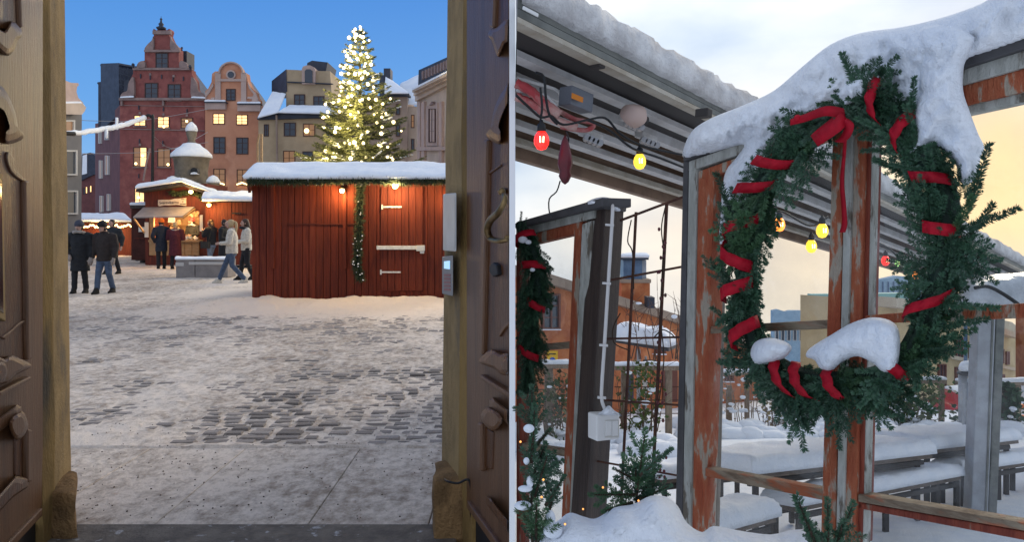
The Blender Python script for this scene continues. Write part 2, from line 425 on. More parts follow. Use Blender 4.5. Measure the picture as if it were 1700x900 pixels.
def attach(o, parent):
    o.parent = parent
    if parent.type == 'EMPTY': o.matrix_parent_inverse = Matrix.Translation(-parent.location)
def thing(name, label, cat, loc, group=None):
    e = bpy.data.objects.new(name, None); COL.objects.link(e); e.location = Vector(loc); e.empty_display_size = .2
    return tag(e, label, cat, group)
def tag(o, label, cat, group=None):
    o['label'] = label; o['category'] = cat
    if group: o['group'] = group
    return o
def struct(o, kind='structure', label=None):
    o['kind'] = kind
    if label: o['label'] = label
    return o
def cat_smooth(P, n=6, closed=False):
    P = [Vector(p) for p in P]; out = []; m = len(P)
    for i in range(m if closed else m - 1):
        g = lambda k: P[k % m] if closed else P[max(0, min(m - 1, k))]
        a, b, c, d = g(i - 1), g(i), g(i + 1), g(i + 2)
        for k in range(n):
            t = k / n
            out.append(.5 * ((2 * b) + (c - a) * t + (2 * a - 5 * b + 4 * c - d) * t * t + (3 * b - a - 3 * c + d) * t ** 3))
    if not closed: out.append(P[-1])
    return out
def segdist(p, a, b):
    ab = b - a; t = max(0, min(1, (p - a).dot(ab) / max(ab.length_squared, 1e-9))); return (p - a - ab * t).length
def pillow(outline, proj, T, R, step=7, back=None, amp=.006, nsc=14, off=0.0, n=4, sm=True):
    """puffed snow mass inside an outline; proj(px,py,off) -> world; T front depth, back depth behind"""
    P = [Vector((p.x, p.y)) for p in cat_smooth([Vector((x, y, 0)) for x, y in outline], n, True)] if sm else [Vector(p) for p in outline]
    nb = len(P); pts = list(P)
    xs, ys = [p.x for p in P], [p.y for p in P]
    y = min(ys)
    segs = [(P[i], P[(i + 1) % nb]) for i in range(nb)]
    row = 0
    while y < max(ys):
        x = min(xs) + (row % 2) * step / 2
        while x < max(xs):
            p = Vector((x, y)); ins = False
            for a, b in segs:
                if (a.y > y) != (b.y > y) and x < (b.x - a.x) * (y - a.y) / (b.y - a.y) + a.x: ins = not ins
            if ins and min(segdist(p, a, b) for a, b in segs) > step * .45: pts.append(p)
            x += step
        y += step * .9; row += 1
    vs, es, fs, ov, *_ = delaunay_2d_cdt(pts, [], [list(range(nb))], 1, 1e-4)
    back = T if back is None else back
    mb = MB(); H = []
    for v in vs:
        d = min(segdist(v, a, b) for a, b in segs)
        k = 1 - min(d / R, 1); H.append(math.sqrt(max(0, 1 - k * k)))
    V0 = [proj(v.x, v.y, off) for v in vs]
    nn = lambda p: noise.fractal(p * nsc, 1.0, 2.0, 4) + .35 * noise.noise(p * 48)
    mb.v = [proj(v.x, v.y, off + T * h + amp * h * 4 * nn(p)) for v, h, p in zip(vs, H, V0)]
    idx = {}
    for i, (v, h, p) in enumerate(zip(vs, H, V0)):
        if h < 1e-3: idx[i] = i
        else:
            idx[i] = len(mb.v); mb.v.append(proj(v.x, v.y, off - back * h + amp * h * 3 * nn(p + Vector((5, 5, 5)))))
    for f in fs:
        mb.f.append(tuple(f)); g = tuple(idx[i] for i in f)[::-1]
        mb.f.append(g)
    return mb
def remesh(mb, vox, name):
    me = mb.mesh(name); o = bpy.data.objects.new('tmp', me); COL.objects.link(o)
    m = o.modifiers.new('r', 'REMESH'); m.mode = 'VOXEL'; m.voxel_size = vox
    s = o.modifiers.new('s', 'SMOOTH'); s.iterations = 3; s.factor = .5
    dg = bpy.context.evaluated_depsgraph_get(); out = bpy.data.meshes.new_from_object(o.evaluated_get(dg)); out.name = name
    bpy.data.objects.remove(o); bpy.data.meshes.remove(me)
    out.polygons.foreach_set('use_smooth', [True] * len(out.polygons)); return out
def text_mesh(txt, size, name):
    cu = bpy.data.curves.new('t', 'FONT'); cu.body = txt; cu.size = size; cu.extrude = .004; cu.align_x = 'CENTER'; cu.align_y = 'CENTER'; cu.resolution_u = 2
    o = bpy.data.objects.new('t', cu); COL.objects.link(o)
    me = bpy.data.meshes.new_from_object(o.evaluated_get(bpy.context.evaluated_depsgraph_get())); me.name = name
    bpy.data.objects.remove(o); me.materials.clear(); return me

# =====================================================================  LEFT: the market square seen through an open portal
def frac(x, y, z=0.0, s=1.0): return noise.fractal(Vector((x, y, z)) * s, 1.0, 2.0, 4)
def sstep(a, b, x):
    t = max(0, min(1, (x - a) / (b - a))); return t * t * (3 - 2 * t)
def snow_slab(q, T, r, name, parent=None, nu=24, nv=10, amp=.02, nsc=2.0, mat='snow', hang=.05, up=Vector((0, 0, 1)), drop=.4):
    """snow lying on the quad q (four corners in order), rounded at the edges and a little overhanging"""
    q = [Vector(p) for p in q]; mb = MB(); lu = (q[1] - q[0]).length; lv = (q[3] - q[0]).length
    def P(u, v): return (q[0] * (1 - u) + q[1] * u) * (1 - v) + (q[3] * (1 - u) + q[2] * u) * v
    us = [0] + [min(.5, r / lu) * k / 3 for k in (.3, 1, 2)]; vs_ = [0] + [min(.5, r / lv) * k / 3 for k in (.3, 1, 2)]
    ul = us + [us[-1] + (1 - 2 * us[-1]) * k / nu for k in range(1, nu)] + [1 - x for x in us[::-1]]
    vl = vs_ + [vs_[-1] + (1 - 2 * vs_[-1]) * k / nv for k in range(1, nv)] + [1 - x for x in vs_[::-1]]
    for v in vl:
        for u in ul:
            p = P(u, v); e = min(u * lu, (1 - u) * lu, v * lv, (1 - v) * lv); k = 1 - min(e / r, 1)
            h = math.sqrt(max(0, 1 - k * k)); nn = noise.fractal(p * nsc, 1, 2, 4)
            ec = (p - (q[0] + q[2]) / 2); ec.z = 0
            if ec.length > 0: ec.normalize()
            mb.v.append(p + up * (T * h * (1 + .14 * nn) + amp * nn * h + (0 if h > .02 else -hang * drop)) + ec * (hang * max(0, 1 - abs(h - .45) * 1.6)))
    W = len(ul)
    for j in range(len(vl) - 1):
        for i in range(W - 1): mb.f.append((j * W + i, j * W + i + 1, (j + 1) * W + i + 1, (j + 1) * W + i))
    rim = [i for i in range(W)] + [j * W + W - 1 for j in range(1, len(vl))] + [(len(vl) - 1) * W + i for i in range(W - 2, -1, -1)] + [j * W for j in range(len(vl) - 2, 0, -1)]
    mb.f.append(tuple(rim[::-1]))
    return mb.build(name, mat, parent, True)

# ---------------------------------------------------------------- ground of the square
CLEAN_SPOTS = [(-4.6, 14.8, 1.6, .9), (-3.4, 14.6, 1.6, .9), (-2.3, 14.4, 1.6, 1.0), (-6.4, 17.5, 1.6, .8), (-7.6, 21.5, 1.6, .6), (-2.35, 4.6, .35, .7), (-.55, 4.6, .35, .6), (-5, 5.6, 1.2, .8), (-10, 30, 4, .8), (-3.3, 5.35, .5, .6)]
def square_z(x, y):
    z = .010 + .016 * frac(x, y, 0, 1.7) + .010 * frac(x, y, 3, 7)
    band = sstep(5.2, 5.5, y) * (1 - sstep(7.2, 9.6, y))
    side = sstep(-2.75, -2.35, x + .12 * frac(x, y, 8, 2)) 
    z -= band * (.020 * (.25 + .75 * side)) - .006
    z -= .007 * sstep(9, 11, y) * (1 - sstep(12.4, 13.6, y))
    if y > 5.4:
        fd = noise.voronoi(Vector((x * 3.1 + .3 * frac(x, y, 6, 2), y * 2.3, 0)))[0][0]; z -= .016 * max(0, 1 - fd / .42) * (1 - .6 * band)
    if y < 5.25: z = -.03 + .004 * frac(x, y, 1, 9)
    bank = sstep(13.4, 15.2, y) * (1 - sstep(15.5, 16.4, y)) * sstep(-6.9, -5.9, x)
    z += bank * (.10 + .09 * frac(x, y, 5, 1.3))
    b2 = math.exp(-((x + 6.3) ** 2 / .6 + (y - 17.4) ** 2 / 2.0)); z += .10 * b2
    z += .05 * sstep(22, 40, y) * frac(x, y, 2, .6)
    return z
mb = MB(); cl = []; ROWS = []; y = 2.3
while y < 120: ROWS.append(y); y *= 1.0075
COLS = [-60 + 3.6 * k for k in range(int((850 + 60) / 3.6) + 1)]
for y in ROWS:
    for px in COLS:
        x = (px - 850) / F * y; mb.v.append(Vector((x, y, square_z(x, y))))
        c = 0
        for sx, sy, r, a in CLEAN_SPOTS:
            if abs(x - sx) < 2.5 * r and abs(y - sy) < 2.5 * r: c = max(c, a * math.exp(-((x - sx) ** 2 + (y - sy) ** 2) / (r * r)))
        cl.append(c)
W = len(COLS)
mb.f = [(j * W + i, j * W + i + 1, (j + 1) * W + i + 1, (j + 1) * W + i) for j in range(len(ROWS) - 1) for i in range(W - 1)]
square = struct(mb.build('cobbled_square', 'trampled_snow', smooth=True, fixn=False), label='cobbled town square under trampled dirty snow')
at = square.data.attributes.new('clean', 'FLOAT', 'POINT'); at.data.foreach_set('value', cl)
# setts poking through the snow: the nearest as parts, the rest joined
def sett_mesh(k):
    r = random.Random(k); m = MB(); lo = []; hi = []
    for sx, sy in ((-1, -1), (1, -1), (1, 1), (-1, 1)):
        jx, jy = r.uniform(.86, 1.0), r.uniform(.86, 1.0)
        lo.append(Vector((sx * .5 * jx, sy * .5 * jy, -.1))); hi.append((sx * .5 * jx, sy * .5 * jy))
    o = [Vector((x, y, -.012)) for x, y in hi]; t = [Vector((x * .90, y * .84, 0)) for x, y in hi]
    m.add(lo + o + t, [(0, 1, 5, 4), (1, 2, 6, 5), (2, 3, 7, 6), (3, 0, 4, 7), (4, 5, 9, 8), (5, 6, 10, 9), (6, 7, 11, 10), (7, 4, 8, 11), (8, 9, 10, 11)])
    me = m.mesh('sett', False, False); me.materials.append(MATS['sett']); return me
SM = [sett_mesh(k) for k in range(8)]
cand = []; rr = random.Random(3); yy = 5.36; row = 0
while yy < 13.2:
    xx = -9 + rr.uniform(0, .2); dep = rr.uniform(.09, .115)
    while xx < 1:
        wd = rr.choice((.12, .15, .17, .2, .23)) * rr.uniform(.9, 1.1)
        cx_, cy_ = xx + wd / 2, yy + dep / 2 + .035 * (xx + 2) + .03 * math.sin(xx * 1.7 + row * .4)
        px = 850 + F * cx_ / cy_
        if 105 < px < 745 and cy_ > 5.36:
            zt = .004 + .012 * frac(cx_, cy_, 9, .9) + rr.uniform(-.008, .007)
            if zt > square_z(cx_, cy_) - .003: cand.append((cy_, cx_, zt, wd, dep, rr.randrange(8), rr.uniform(-.05, .05)))
        xx += wd + rr.uniform(.012, .03)
    yy += dep + .022; row += 1
cand.sort()
for cy_, cx_, zt, wd, dep, k, rz in cand[:300]:
    o = bpy.data.objects.new('sett', SM[k]); COL.objects.link(o); o.parent = square
    o.location = (cx_, cy_, zt); o.scale = (wd * .88, dep * .80, 1); o.rotation_euler = (rr.uniform(-.03, .03), rr.uniform(-.02, .02), rz + .035)
mb = MB()
for cy_, cx_, zt, wd, dep, k, rz in cand[300:]:
    R = Matrix.Translation((cx_, cy_, zt)) @ Matrix.Rotation(rz + .035, 4, 'Z') @ Matrix.Diagonal((wd, dep, 1, 1))
    mb.add([R @ v.co for v in SM[k].vertices], [tuple(p.vertices) for p in SM[k].polygons])
if mb.v: struct(mb.build('sett_field', 'sett', square, fixn=False), 'stuff')
xs = [-4.6, -2.62, -1.93, -1.1, -.45, .0]      # worn slabs inside the portal
for a, b in zip(xs, xs[1:]):
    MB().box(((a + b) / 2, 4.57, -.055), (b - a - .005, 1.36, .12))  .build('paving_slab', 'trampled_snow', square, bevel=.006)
mb = MB(); rr = random.Random(5)
for k in range(330):        # grit strewn on the slabs and the trodden snow
    y = rr.uniform(3.95, 6.2) if k < 380 else rr.uniform(6, 11); x = (rr.uniform(118, 735) - 850) / F * y; s = rr.uniform(.0025, .006)
    z = .006 if y < 5.25 else square_z(x, y)
    mb.sphere((x, y, z + s * .3), (s, s * rr.uniform(.7, 1.2), s * .7), 5, 3)
struct(mb.build('grit', 'grit', square), 'stuff')
th = MB().box((-1.45, 3.66, .0), (2.34, .40, .05)).build('threshold_stone', 'threshold', bevel=.012)
tag(th, 'dark worn threshold stone across the bottom of the portal', 'threshold')

# ---------------------------------------------------------------- portal: jambs and carved leaves
def plan_prism(cols, z0, z1, seg=14, rough=.006, seed=0):
    """upright solid on a plan polygon of (px_top, px_bottom, depth); edges lean as the old stone does"""
    m = MB(); n = len(cols)
    for j in range(seg + 1):
        z = z0 + (z1 - z0) * j / seg
        for k, (pt, pb, d) in enumerate(cols):
            yb = 380 + F * (EYE - z) / d; f = max(-.1, min(1.1, yb / 900.0)); px = pt + (pb - pt) * f
            m.v.append(V(px, 0, d) * 1.0); v = m.v[-1]; v.z = z
            v += Vector((frac(z * 3, k, seed), frac(z * 3, k, seed + 4), 0)) * rough
    for j in range(seg):
        for k in range(n): m.f.append((j * n + k, j * n + (k + 1) % n, (j + 1) * n + (k + 1) % n, (j + 1) * n + k))
    m.f.append(tuple(range(n))[::-1]); m.f.append(tuple(seg * n + k for k in range(n))); return m
def base_block(pxs, d0, d1, ytop, seed, parent):
    k0 = (pxs[0] + pxs[1] - 1700) / 2 / F
    x0, x1 = (pxs[0] - 850) / F * d0, (pxs[1] - 850) / F * d0; zt = EYE - (ytop - CY) * d0 / F
    m = MB(); a, b = 9, 8
    m.box(((x0 + x1) / 2, (d0 + d1) / 2, zt / 2), (x1 - x0, d1 - d0, zt))
    me = m.mesh('base_block'); bm = bmesh.new(); bm.from_mesh(me)
    bmesh.ops.subdivide_edges(bm, edges=bm.edges, cuts=10, use_grid_fill=True)
    c = Vector(((x0 + x1) / 2, (d0 + d1) / 2, zt * .3))
    for v in bm.verts:
        r = v.co - c; s = Vector((r.x / ((x1 - x0) / 2), r.y / ((d1 - d0) / 2), max(0, r.z) / (zt * .7)))
        q = (abs(s.x) ** 5 + abs(s.y) ** 5 + abs(s.z) ** 5) ** .2
        if q > .9: v.co = c + r * (1 - .10 * (q - .9) / .3)
        v.co += Vector((frac(*v.co, s=7) if 0 else noise.noise(v.co * 7 + Vector((seed, 0, 0))), noise.noise(v.co * 8 + Vector((0, seed, 3))), noise.noise(v.co * 6 + Vector((9, 0, seed))))) * .022
    for v in bm.verts: v.co.x += k0 * (v.co.y - d0)
    bm.to_mesh(me); bm.free(); me.polygons.foreach_set('use_smooth', [True] * len(me.polygons)); return link('base_block', me, 'stone_base', parent)
jl = thing('door_jamb', 'worn yellowish stone door jamb at the left of the portal', 'door jamb', V(90, 900, 3.9) * Vector((1, 1, 0)) if 0 else (-2.4, 3.9, 0))
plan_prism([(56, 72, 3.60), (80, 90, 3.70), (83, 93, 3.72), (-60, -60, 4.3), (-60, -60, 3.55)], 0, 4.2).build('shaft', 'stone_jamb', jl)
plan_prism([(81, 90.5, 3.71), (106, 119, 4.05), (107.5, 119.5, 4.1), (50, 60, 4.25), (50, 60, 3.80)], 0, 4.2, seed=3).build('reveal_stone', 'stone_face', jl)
base_block((73, 129), 3.66, 4.05, 818, 1, jl)
jr = thing('door_jamb', 'worn stone door jamb with intercom at the right of the portal', 'door jamb', (-.35, 3.9, 0))
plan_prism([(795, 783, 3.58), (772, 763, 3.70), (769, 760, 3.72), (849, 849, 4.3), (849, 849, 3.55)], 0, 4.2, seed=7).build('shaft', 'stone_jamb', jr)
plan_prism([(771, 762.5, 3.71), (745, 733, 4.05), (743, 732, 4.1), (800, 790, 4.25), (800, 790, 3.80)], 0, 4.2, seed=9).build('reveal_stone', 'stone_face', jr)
base_block((718, 778), 3.66, 4.05, 797, 5, jr)
RJ = Pl(763, 3.66, 737, 4.0)
box = thing('junction_box', 'tall cream metal box fixed high on the right jamb', 'box', RJ(745, 418))
MB().hexa([RJ(758, 320, .004), RJ(736, 322, .004), RJ(736, 416, .004), RJ(758, 418, .004)], [RJ(757.5, 320, .030), RJ(735.5, 322, .030), RJ(735.5, 416, .030), RJ(757.5, 418, .030)]).build('casing', 'cream_box', box, bevel=.006)
MB().hexa([RJ(755, 326, .029), RJ(737, 328, .029), RJ(737, 410, .029), RJ(755, 412, .029)], [RJ(755, 326, .032), RJ(737, 328, .032), RJ(737, 410, .032), RJ(755, 412, .032)]).build('lid', 'cream_box', box)
kp = thing('intercom', 'grey door intercom keypad with small lit screen below the cream box', 'intercom', RJ(745, 490))
MB().hexa([RJ(753, 424, .004), RJ(734, 426, .004), RJ(734, 488, .004), RJ(753, 492, .004)], [RJ(752, 424, .022), RJ(734, 426, .022), RJ(734, 488, .022), RJ(752, 492, .022)]).build('casing', 'keypad_grey', kp, bevel=.005)
MB().pplate(RJ, [(746, 433), (737, 434), (737, 446), (746, 447)], .025, .004).build('screen', 'screen', kp)
for k in range(5):
    MB().pplate(RJ, [(747, 455 + 6 * k), (737, 455 + 6 * k), (737, 458.5 + 6 * k), (747, 459 + 6 * k)], .025, .004).build('key', 'keys', kp)
cb = MB(); cb.tube(cat_smooth([V(733, 790, 3.95), V(742, 799, 3.64), V(760, 803, 3.60), V(780, 800, 3.56), V(782, 860, 3.6)], 5), .006, 6)
tag(cb.build('cable_loop', 'cable', smooth=True), 'black cable looped round the foot of the right jamb', 'cable')

LL, LR = Pl(30, 3.30, 70, 3.60), Pl(777, 3.60, 815, 3.22)
def relief(pl, pts, h, name, mat, parent, bev=.012, sm=0):
    if sm: pts = [(p.x, p.y) for p in cat_smooth([Vector((x, y, 0)) for x, y in pts], sm, True)]
    if bev < .01: return MB().pplate(pl, pts, h, h + .01).build(name, mat, parent, bevel=bev)
    n = len(pts); cx_ = sum(p[0] for p in pts) / n; cy_ = sum(p[1] for p in pts) / n; m = MB(); f1, f2 = .86, .62      # stepped, rounded carving
    for o, f in ((-.004, 1), (h * .45, .97), (h * .85, f1), (h, f2)): m.v += [pl(cx_ + (x - cx_) * f, cy_ + (y - cy_) * f, o) for x, y in pts]
    for j in range(3): m.f += [(j * n + i, j * n + (i + 1) % n, (j + 1) * n + (i + 1) % n, (j + 1) * n + i) for i in range(n)]
    m.f += [tuple(range(3 * n, 4 * n)), tuple(range(n))[::-1]]
    return m.build(name, mat, parent)
def leaf(pl, px_hinge, px_far, h, label, loc):
    t = thing('carved_door', label, 'door', loc)
    m = MB(); cs = []
    for px in (px_far, px_hinge):
        d = pl.d(px); cs.append((px, CY + F * (EYE - h) / d))
    m.pplate(pl, [(cs[0][0], -160), (cs[1][0], -160), cs[1], cs[0]], 0, .012); m.build('leaf_board', 'door_wood', t)
    m = MB().prism([pl(cs[1][0], cs[1][1], .02), pl(cs[0][0], cs[0][1], .02), pl(cs[0][0], cs[0][1] - 16, .02), pl(cs[1][0], cs[1][1] - 12, .02)], pl.n * -.025); m.build('kick_strip', 'door_wood', t, bevel=.006)
    m = MB().prism([pl(px, CY + F * (EYE - z) / pl.d(px), -.03) for px, z in ((px_far, .02), (px_hinge, .02), (px_hinge, h), (px_far, h))], pl.n * -.02); m.build('under_door_shade', 'black_iron', t)  # black sheet painting the shade in the gap beneath the leaf
    return t
dl = leaf(LL, 71, -40, .17, 'dark brown carved wooden door leaf folded open on the left', (-2.3, 3.3, 0))
c = 'door_carved'
relief(LL, [(-15, -40), (34, -40), (36, 40), (30, 52), (-15, 44)], .012, 'panel_field', c, dl, .005)
relief(LL, [(-15, 40), (6, 52), (20, 34), (34, 46), (37, 58), (30, 66), (22, 84), (10, 92), (-15, 66)], .055, 'scroll_moulding', 'door_wood', dl, .02, 3)
relief(LL, [(-15, 136), (2, 142), (14, 158), (26, 188), (31, 214), (40, 222), (36, 232), (14, 240), (8, 234), (18, 224), (14, 204), (4, 178), (-15, 160)], .05, 'arch_moulding', 'door_wood', dl, .018, 3)
relief(LL, [(-15, 166), (6, 190), (16, 222), (22, 246), (20, 262), (30, 284), (42, 300), (48, 600), (-15, 620)], .010, 'panel_field', c, dl, .005)
relief(LL, [(16, 252), (26, 268), (24, 280), (44, 298), (40, 302), (20, 286), (12, 262)], .02, 'carved_vine', c, dl, .006, 3)
relief(LL, [(-15, 286), (5, 288), (10, 534), (-15, 520)], .022, 'gilt_border', 'gilt', dl, .004)
relief(LL, [(-15, 296), (2.5, 298), (6, 520), (-15, 506)], .025, 'glass_pane', 'dark_glass', dl, 0)
relief(LL, [(-15, 590), (6, 596), (20, 590), (50, 604), (49, 612), (28, 622), (12, 636), (-15, 634)], .07, 'ledge_moulding', 'door_wood', dl, .018, 3)
relief(LL, [(-8, 604), (8, 600), (14, 616), (8, 634), (-8, 638)], .085, 'ledge_scroll', c, dl, .02, 3)
relief(LL, [(-15, 704), (28, 672), (36, 676), (36, 690), (-15, 728)], .05, 'rail_moulding', 'door_wood', dl, .012)
relief(LL, [(14, 700), (36, 682), (47, 706), (38, 726), (24, 730)], .085, 'scroll_block', 'door_wood', dl, .02, 3)
relief(LL, [(26, 728), (48, 712), (48, 796), (26, 790)], .008, 'panel_field', c, dl, .005)
relief(LL, [(-15, 836), (26, 790), (48, 794), (48, 808), (22, 826), (-15, 866)], .045, 'lower_moulding', c, dl, .012)
relief(LL, [(4, 560), (20, 548), (32, 536), (44, 530), (43, 534), (26, 546), (10, 564)], .018, 'carved_vine', 'door_wood', dl, .004)
dr = leaf(LR, 775, 844.5, .20, 'dark brown carved wooden door leaf with brass handle on the right', (-.1, 3.2, 0))
E_ = 844
relief(LR, [(E_, -40), (822, -40), (819, 44), (822, 52), (E_, 50)], .012, 'panel_field', c, dr, .005)
relief(LR, [(E_, 66), (838, 72), (828, 94), (822, 84), (816, 66), (810, 58), (814, 48), (826, 44), (E_, 30)], .055, 'scroll_moulding', 'door_wood', dr, .02, 3)
relief(LR, [(E_, 138), (838, 146), (826, 166), (818, 190), (814, 214), (806, 222), (812, 232), (828, 240), (832, 232), (827, 220), (831, 200), (840, 176), (E_, 166)], .05, 'arch_moulding', 'door_wood', dr, .018, 3)
relief(LR, [(E_, 172), (834, 196), (828, 224), (806, 226), (803, 300), (797, 590), (E_, 600)], .010, 'panel_field', c, dr, .005)
relief(LR, [(800, 292), (818, 280), (830, 272), (831, 275), (816, 286), (802, 297)], .018, 'carved_vine', c, dr, .004)
relief(LR, [(E_, 540), (838, 545), (828, 560), (828, 552), (836, 540), (E_, 534)], .02, 'carved_vine', 'door_wood', dr, .004)
relief(LR, [(E_, 588), (832, 588), (815, 580), (796, 596), (798, 604), (820, 612), (832, 622), (E_, 620)], .07, 'ledge_moulding', 'door_wood', dr, .018, 3)
relief(LR, [(E_, 596), (838, 594), (831, 606), (836, 618), (E_, 620)], .085, 'ledge_scroll', c, dr, .015, 3)
relief(LR, [(E_, 682), (818, 660), (812, 664), (812, 676), (E_, 706)], .05, 'rail_moulding', 'door_wood', dr, .012)
relief(LR, [(836, 694), (812, 676), (798, 690), (806, 708), (822, 716)], .085, 'scroll_block', 'door_wood', dr, .02, 3)
relief(LR, [(818, 718), (797, 704), (797, 776), (816, 780)], .008, 'panel_field', c, dr, .005)
relief(LR, [(E_, 866), (814, 826), (808, 824), (808, 838), (E_, 886)], .045, 'lower_moulding', c, dr, .012)
hd = MB().tube(cat_smooth([LR(833, 318, .05), LR(838, 332, .06), LR(828, 352, .07), LR(814, 366, .075), LR(809, 382, .075), LR(815, 396, .06), LR(830, 400, .05), LR(843, 398, .03)], 6), [.008 + .008 * math.sin(k / 42 * math.pi) for k in range(43)], 10)
hd.tube([LR(833, 317, -.0), LR(833, 318, .05)], .013, 10); hd.sphere(LR(833, 318, .055), .016); hd.tube([LR(842, 396, 0), LR(842, 396, .03)], .014, 10)
hd.build('door_handle', 'brass', dr, True)
relief(LR, [(824, 440), (818, 436), (812, 442), (812, 452), (818, 460), (826, 456)], .03, 'keyhole_plate', 'black_iron', dr, .005)
for pl_, par_, quads in ((LL, dl, ([(43, 300), (50, 300), (55, 596), (48, 598)], [(33, -40), (40, -40), (42, 44), (36, 46)], [(47, 712), (54, 714), (54, 800), (47, 802)], [(0, 650), (52, 624), (52, 632), (0, 660)])), (LR, dr, ([(808, 232), (802, 232), (795, 586), (800, 590)], [(821, -40), (815, -40), (812, 44), (818, 46)], [(798, 704), (792, 702), (792, 780), (798, 784)], [(844, 652), (796, 622), (796, 630), (844, 662)]))):
    for q_ in quads: MB().pplate(pl_, q_, .030, .035).build('panel_moulding', 'door_wood', par_, bevel=.008)
pw = MB().box((0.001, 5.2, 2.6), (.0215, 5.2, 5.2)).build('divider_wall', 'white_paint')  # made-up slab standing for the white border strip, part of neither place
tag(pw, 'slim white divider wall made up to stand for the border between portal and terrace', 'wall')

# ---------------------------------------------------------------- red hut in front
def pxbox(m, x0, x1, y0, y1, d, thick): # front face pixel rectangle at depth d
    a, b = V(x0, y1, d), V(x1, y0, d); m.box(((a.x + b.x) / 2, d + thick / 2, (a.z + b.z) / 2), (b.x - a.x, thick, b.z - a.z)); return m
HD = 15.6
hut = thing('red_hut', 'closed red plank market hut with snowy roof in front of the fir tree', 'hut', V(580, 503, HD))
pxbox(MB(), 420, 765, 300, 497, HD + .03, 2.6).build('wall_core', 'falu_dark', hut)
rr = random.Random(11); px = 418.0
while px < 760:
    w = rr.uniform(11, 13.6); off = rr.uniform(-.006, .008); yb = 499 + rr.uniform(-1, 1)
    pxbox(MB(), px + .3, px + w - .5, 299, yb, HD - .012 + off, .045).build('plank', 'falu', hut, bevel=.004)
    px += w
for x0, x1, y0, y1 in ((449, 455, 306, 446), (569, 575, 312, 446)):
    pxbox(MB(), x0, x1, y0, y1, HD - .06, .05).build('batten', 'falu', hut, bevel=.005)
m = MB(); pxbox(m, 478, 590, 371, 373, HD - .03, .02); m.build('shutter_edge', 'falu_dark', hut)
door = pxbox(MB(), 632, 702, 309, 484, HD - .035, .03).build('door', 'falu_dark', hut)
px = 632.0
while px < 700:
    w = 11.7; pxbox(MB(), px + .3, min(702, px + w) - .5, 310, 483, HD - .055 + rr.uniform(-.003, .003), .03).build('door_plank', 'falu', door, bevel=.004); px += w
for x0, x1, y in ((633, 667, 343.5), (631, 665, 452)):
    m = MB(); pxbox(m, x0, x1, y - 1.3, y + 1.3, HD - .075, .02); pxbox(m, x0, x0 + 2.5, y - 4, y + 4, HD - .078, .023); m.build('hinge', 'metal_white', door)
m = MB(); pxbox(m, 625, 693, 408, 414.5, HD - .11, .05); m.build('lock_bar', 'metal_white', hut, bevel=.006)
m = MB(); pxbox(m, 691, 705, 407.5, 417, HD - .15, .09); pxbox(m, 697, 704, 417, 421, HD - .14, .06); m.build('lock_case', 'cream_box', hut, bevel=.01)
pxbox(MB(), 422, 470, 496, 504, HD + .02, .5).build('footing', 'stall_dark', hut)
pxbox(MB(), 468, 765, 496, 507, HD + .30, .3).build('crawl_space_shade', 'black_iron', hut)  # black box, the shade of the gap under the hut put into its colour
# roof: front slope, rafters' edge with icicles, thick snow
e0, e1 = V(409, 300, HD - .38), V(775, 300, HD - .38); r0, r1 = V(424, 279, HD + 1.25), V(775, 279, HD + 1.25)
roof = MB().prism([e0, e1, r1, r0], (0, 0, .05)).build('roof', 'dark_eave', hut)
pxbox(MB(), 411, 770, 294, 303, HD - .36, .04).build('fascia', 'dark_eave', hut)
m = MB().prism([V(409, 299, HD - .38), V(424, 280, HD + 1.25), V(412, 312, HD + 2.5), V(412, 320, HD - .2)], (.06, 0, 0)); m.build('gable_board', 'falu_dark', hut)
snow_slab([e0 + Vector((-.02, -.06, .05)), e1 + Vector((0, -.06, .05)), r1 + Vector((0, .1, .05)), r0 + Vector((-.05, .1, .05))], .11, .10, 'roof_snow', hut, 60, 10, .03, 1.4, hang=.05)
m = MB()
for k in range(90):
    x = e0.x + (e1.x - e0.x) * rr.random(); L_ = rr.uniform(.03, .14); y = HD - .38 + rr.uniform(-.02, .01); m.tube([(x, y, e0.z + .03), (x, y, e0.z + .03 - L_)], [.012, .002], 5)
m.build('icicles', 'snow', hut)['kind'] = 'stuff'
def needles_along(path, R, n, nl, rs, nw=.006, seed=1, droop=.2):
    """a fir rope: a ragged bundle of leaf blades round a path"""
    r = random.Random(seed); m = MB(); P = cat_smooth(path, 8) if len(path) > 2 else [Vector(path[0]).lerp(Vector(path[1]), k / 12) for k in range(13)]
    for k in range(n):
        t = r.random() * (len(P) - 1.001); i = int(t); p = P[i].lerp(P[i + 1], t - i); d = (P[i + 1] - P[i]).normalized()
        v = Vector((r.gauss(0, 1), r.gauss(0, 1), r.gauss(0, 1))); v.normalize(); v = (v + d * r.uniform(-.6, .9) + Vector((0, 0, -droop))).normalized()
        a = p + v * R * r.uniform(0, .45); L_ = nl * r.uniform(.6, 1.3); s = v.cross(Vector((r.gauss(0, 1), r.gauss(0, 1), r.gauss(0, 1)))); s.normalize(); s *= nw
        m.add([a - s, a + s, a + v * L_], [(0, 1, 2)])
    return m
m = needles_along([V(412, 301, HD - .44), V(500, 302, HD - .42), V(600, 300, HD - .42), V(690, 302, HD - .42), V(765, 300, HD - .42)], .12, 5200, .09, 1, .008, 2)
g = m.build('eave_garland', 'garland_far', fixn=False); tag(g, 'dark fir garland tucked along the eave of the red hut', 'garland')
gr = thing('fir_garland', 'green fir garland hanging down the front of the red hut', 'garland', V(597, 463, HD - .1))
gp = [V(600, 298, HD - .16), V(598, 318, HD - .13), V(597, 350, HD - .12), V(596, 390, HD - .12), V(594, 420, HD - .12), V(592, 440, HD - .13), V(599, 462, HD - .13)]
needles_along(gp, .16, 3800, .10, 1, .011, 4).build('fir_sprays', 'garland_far', gr, fixn=False)
m = MB()
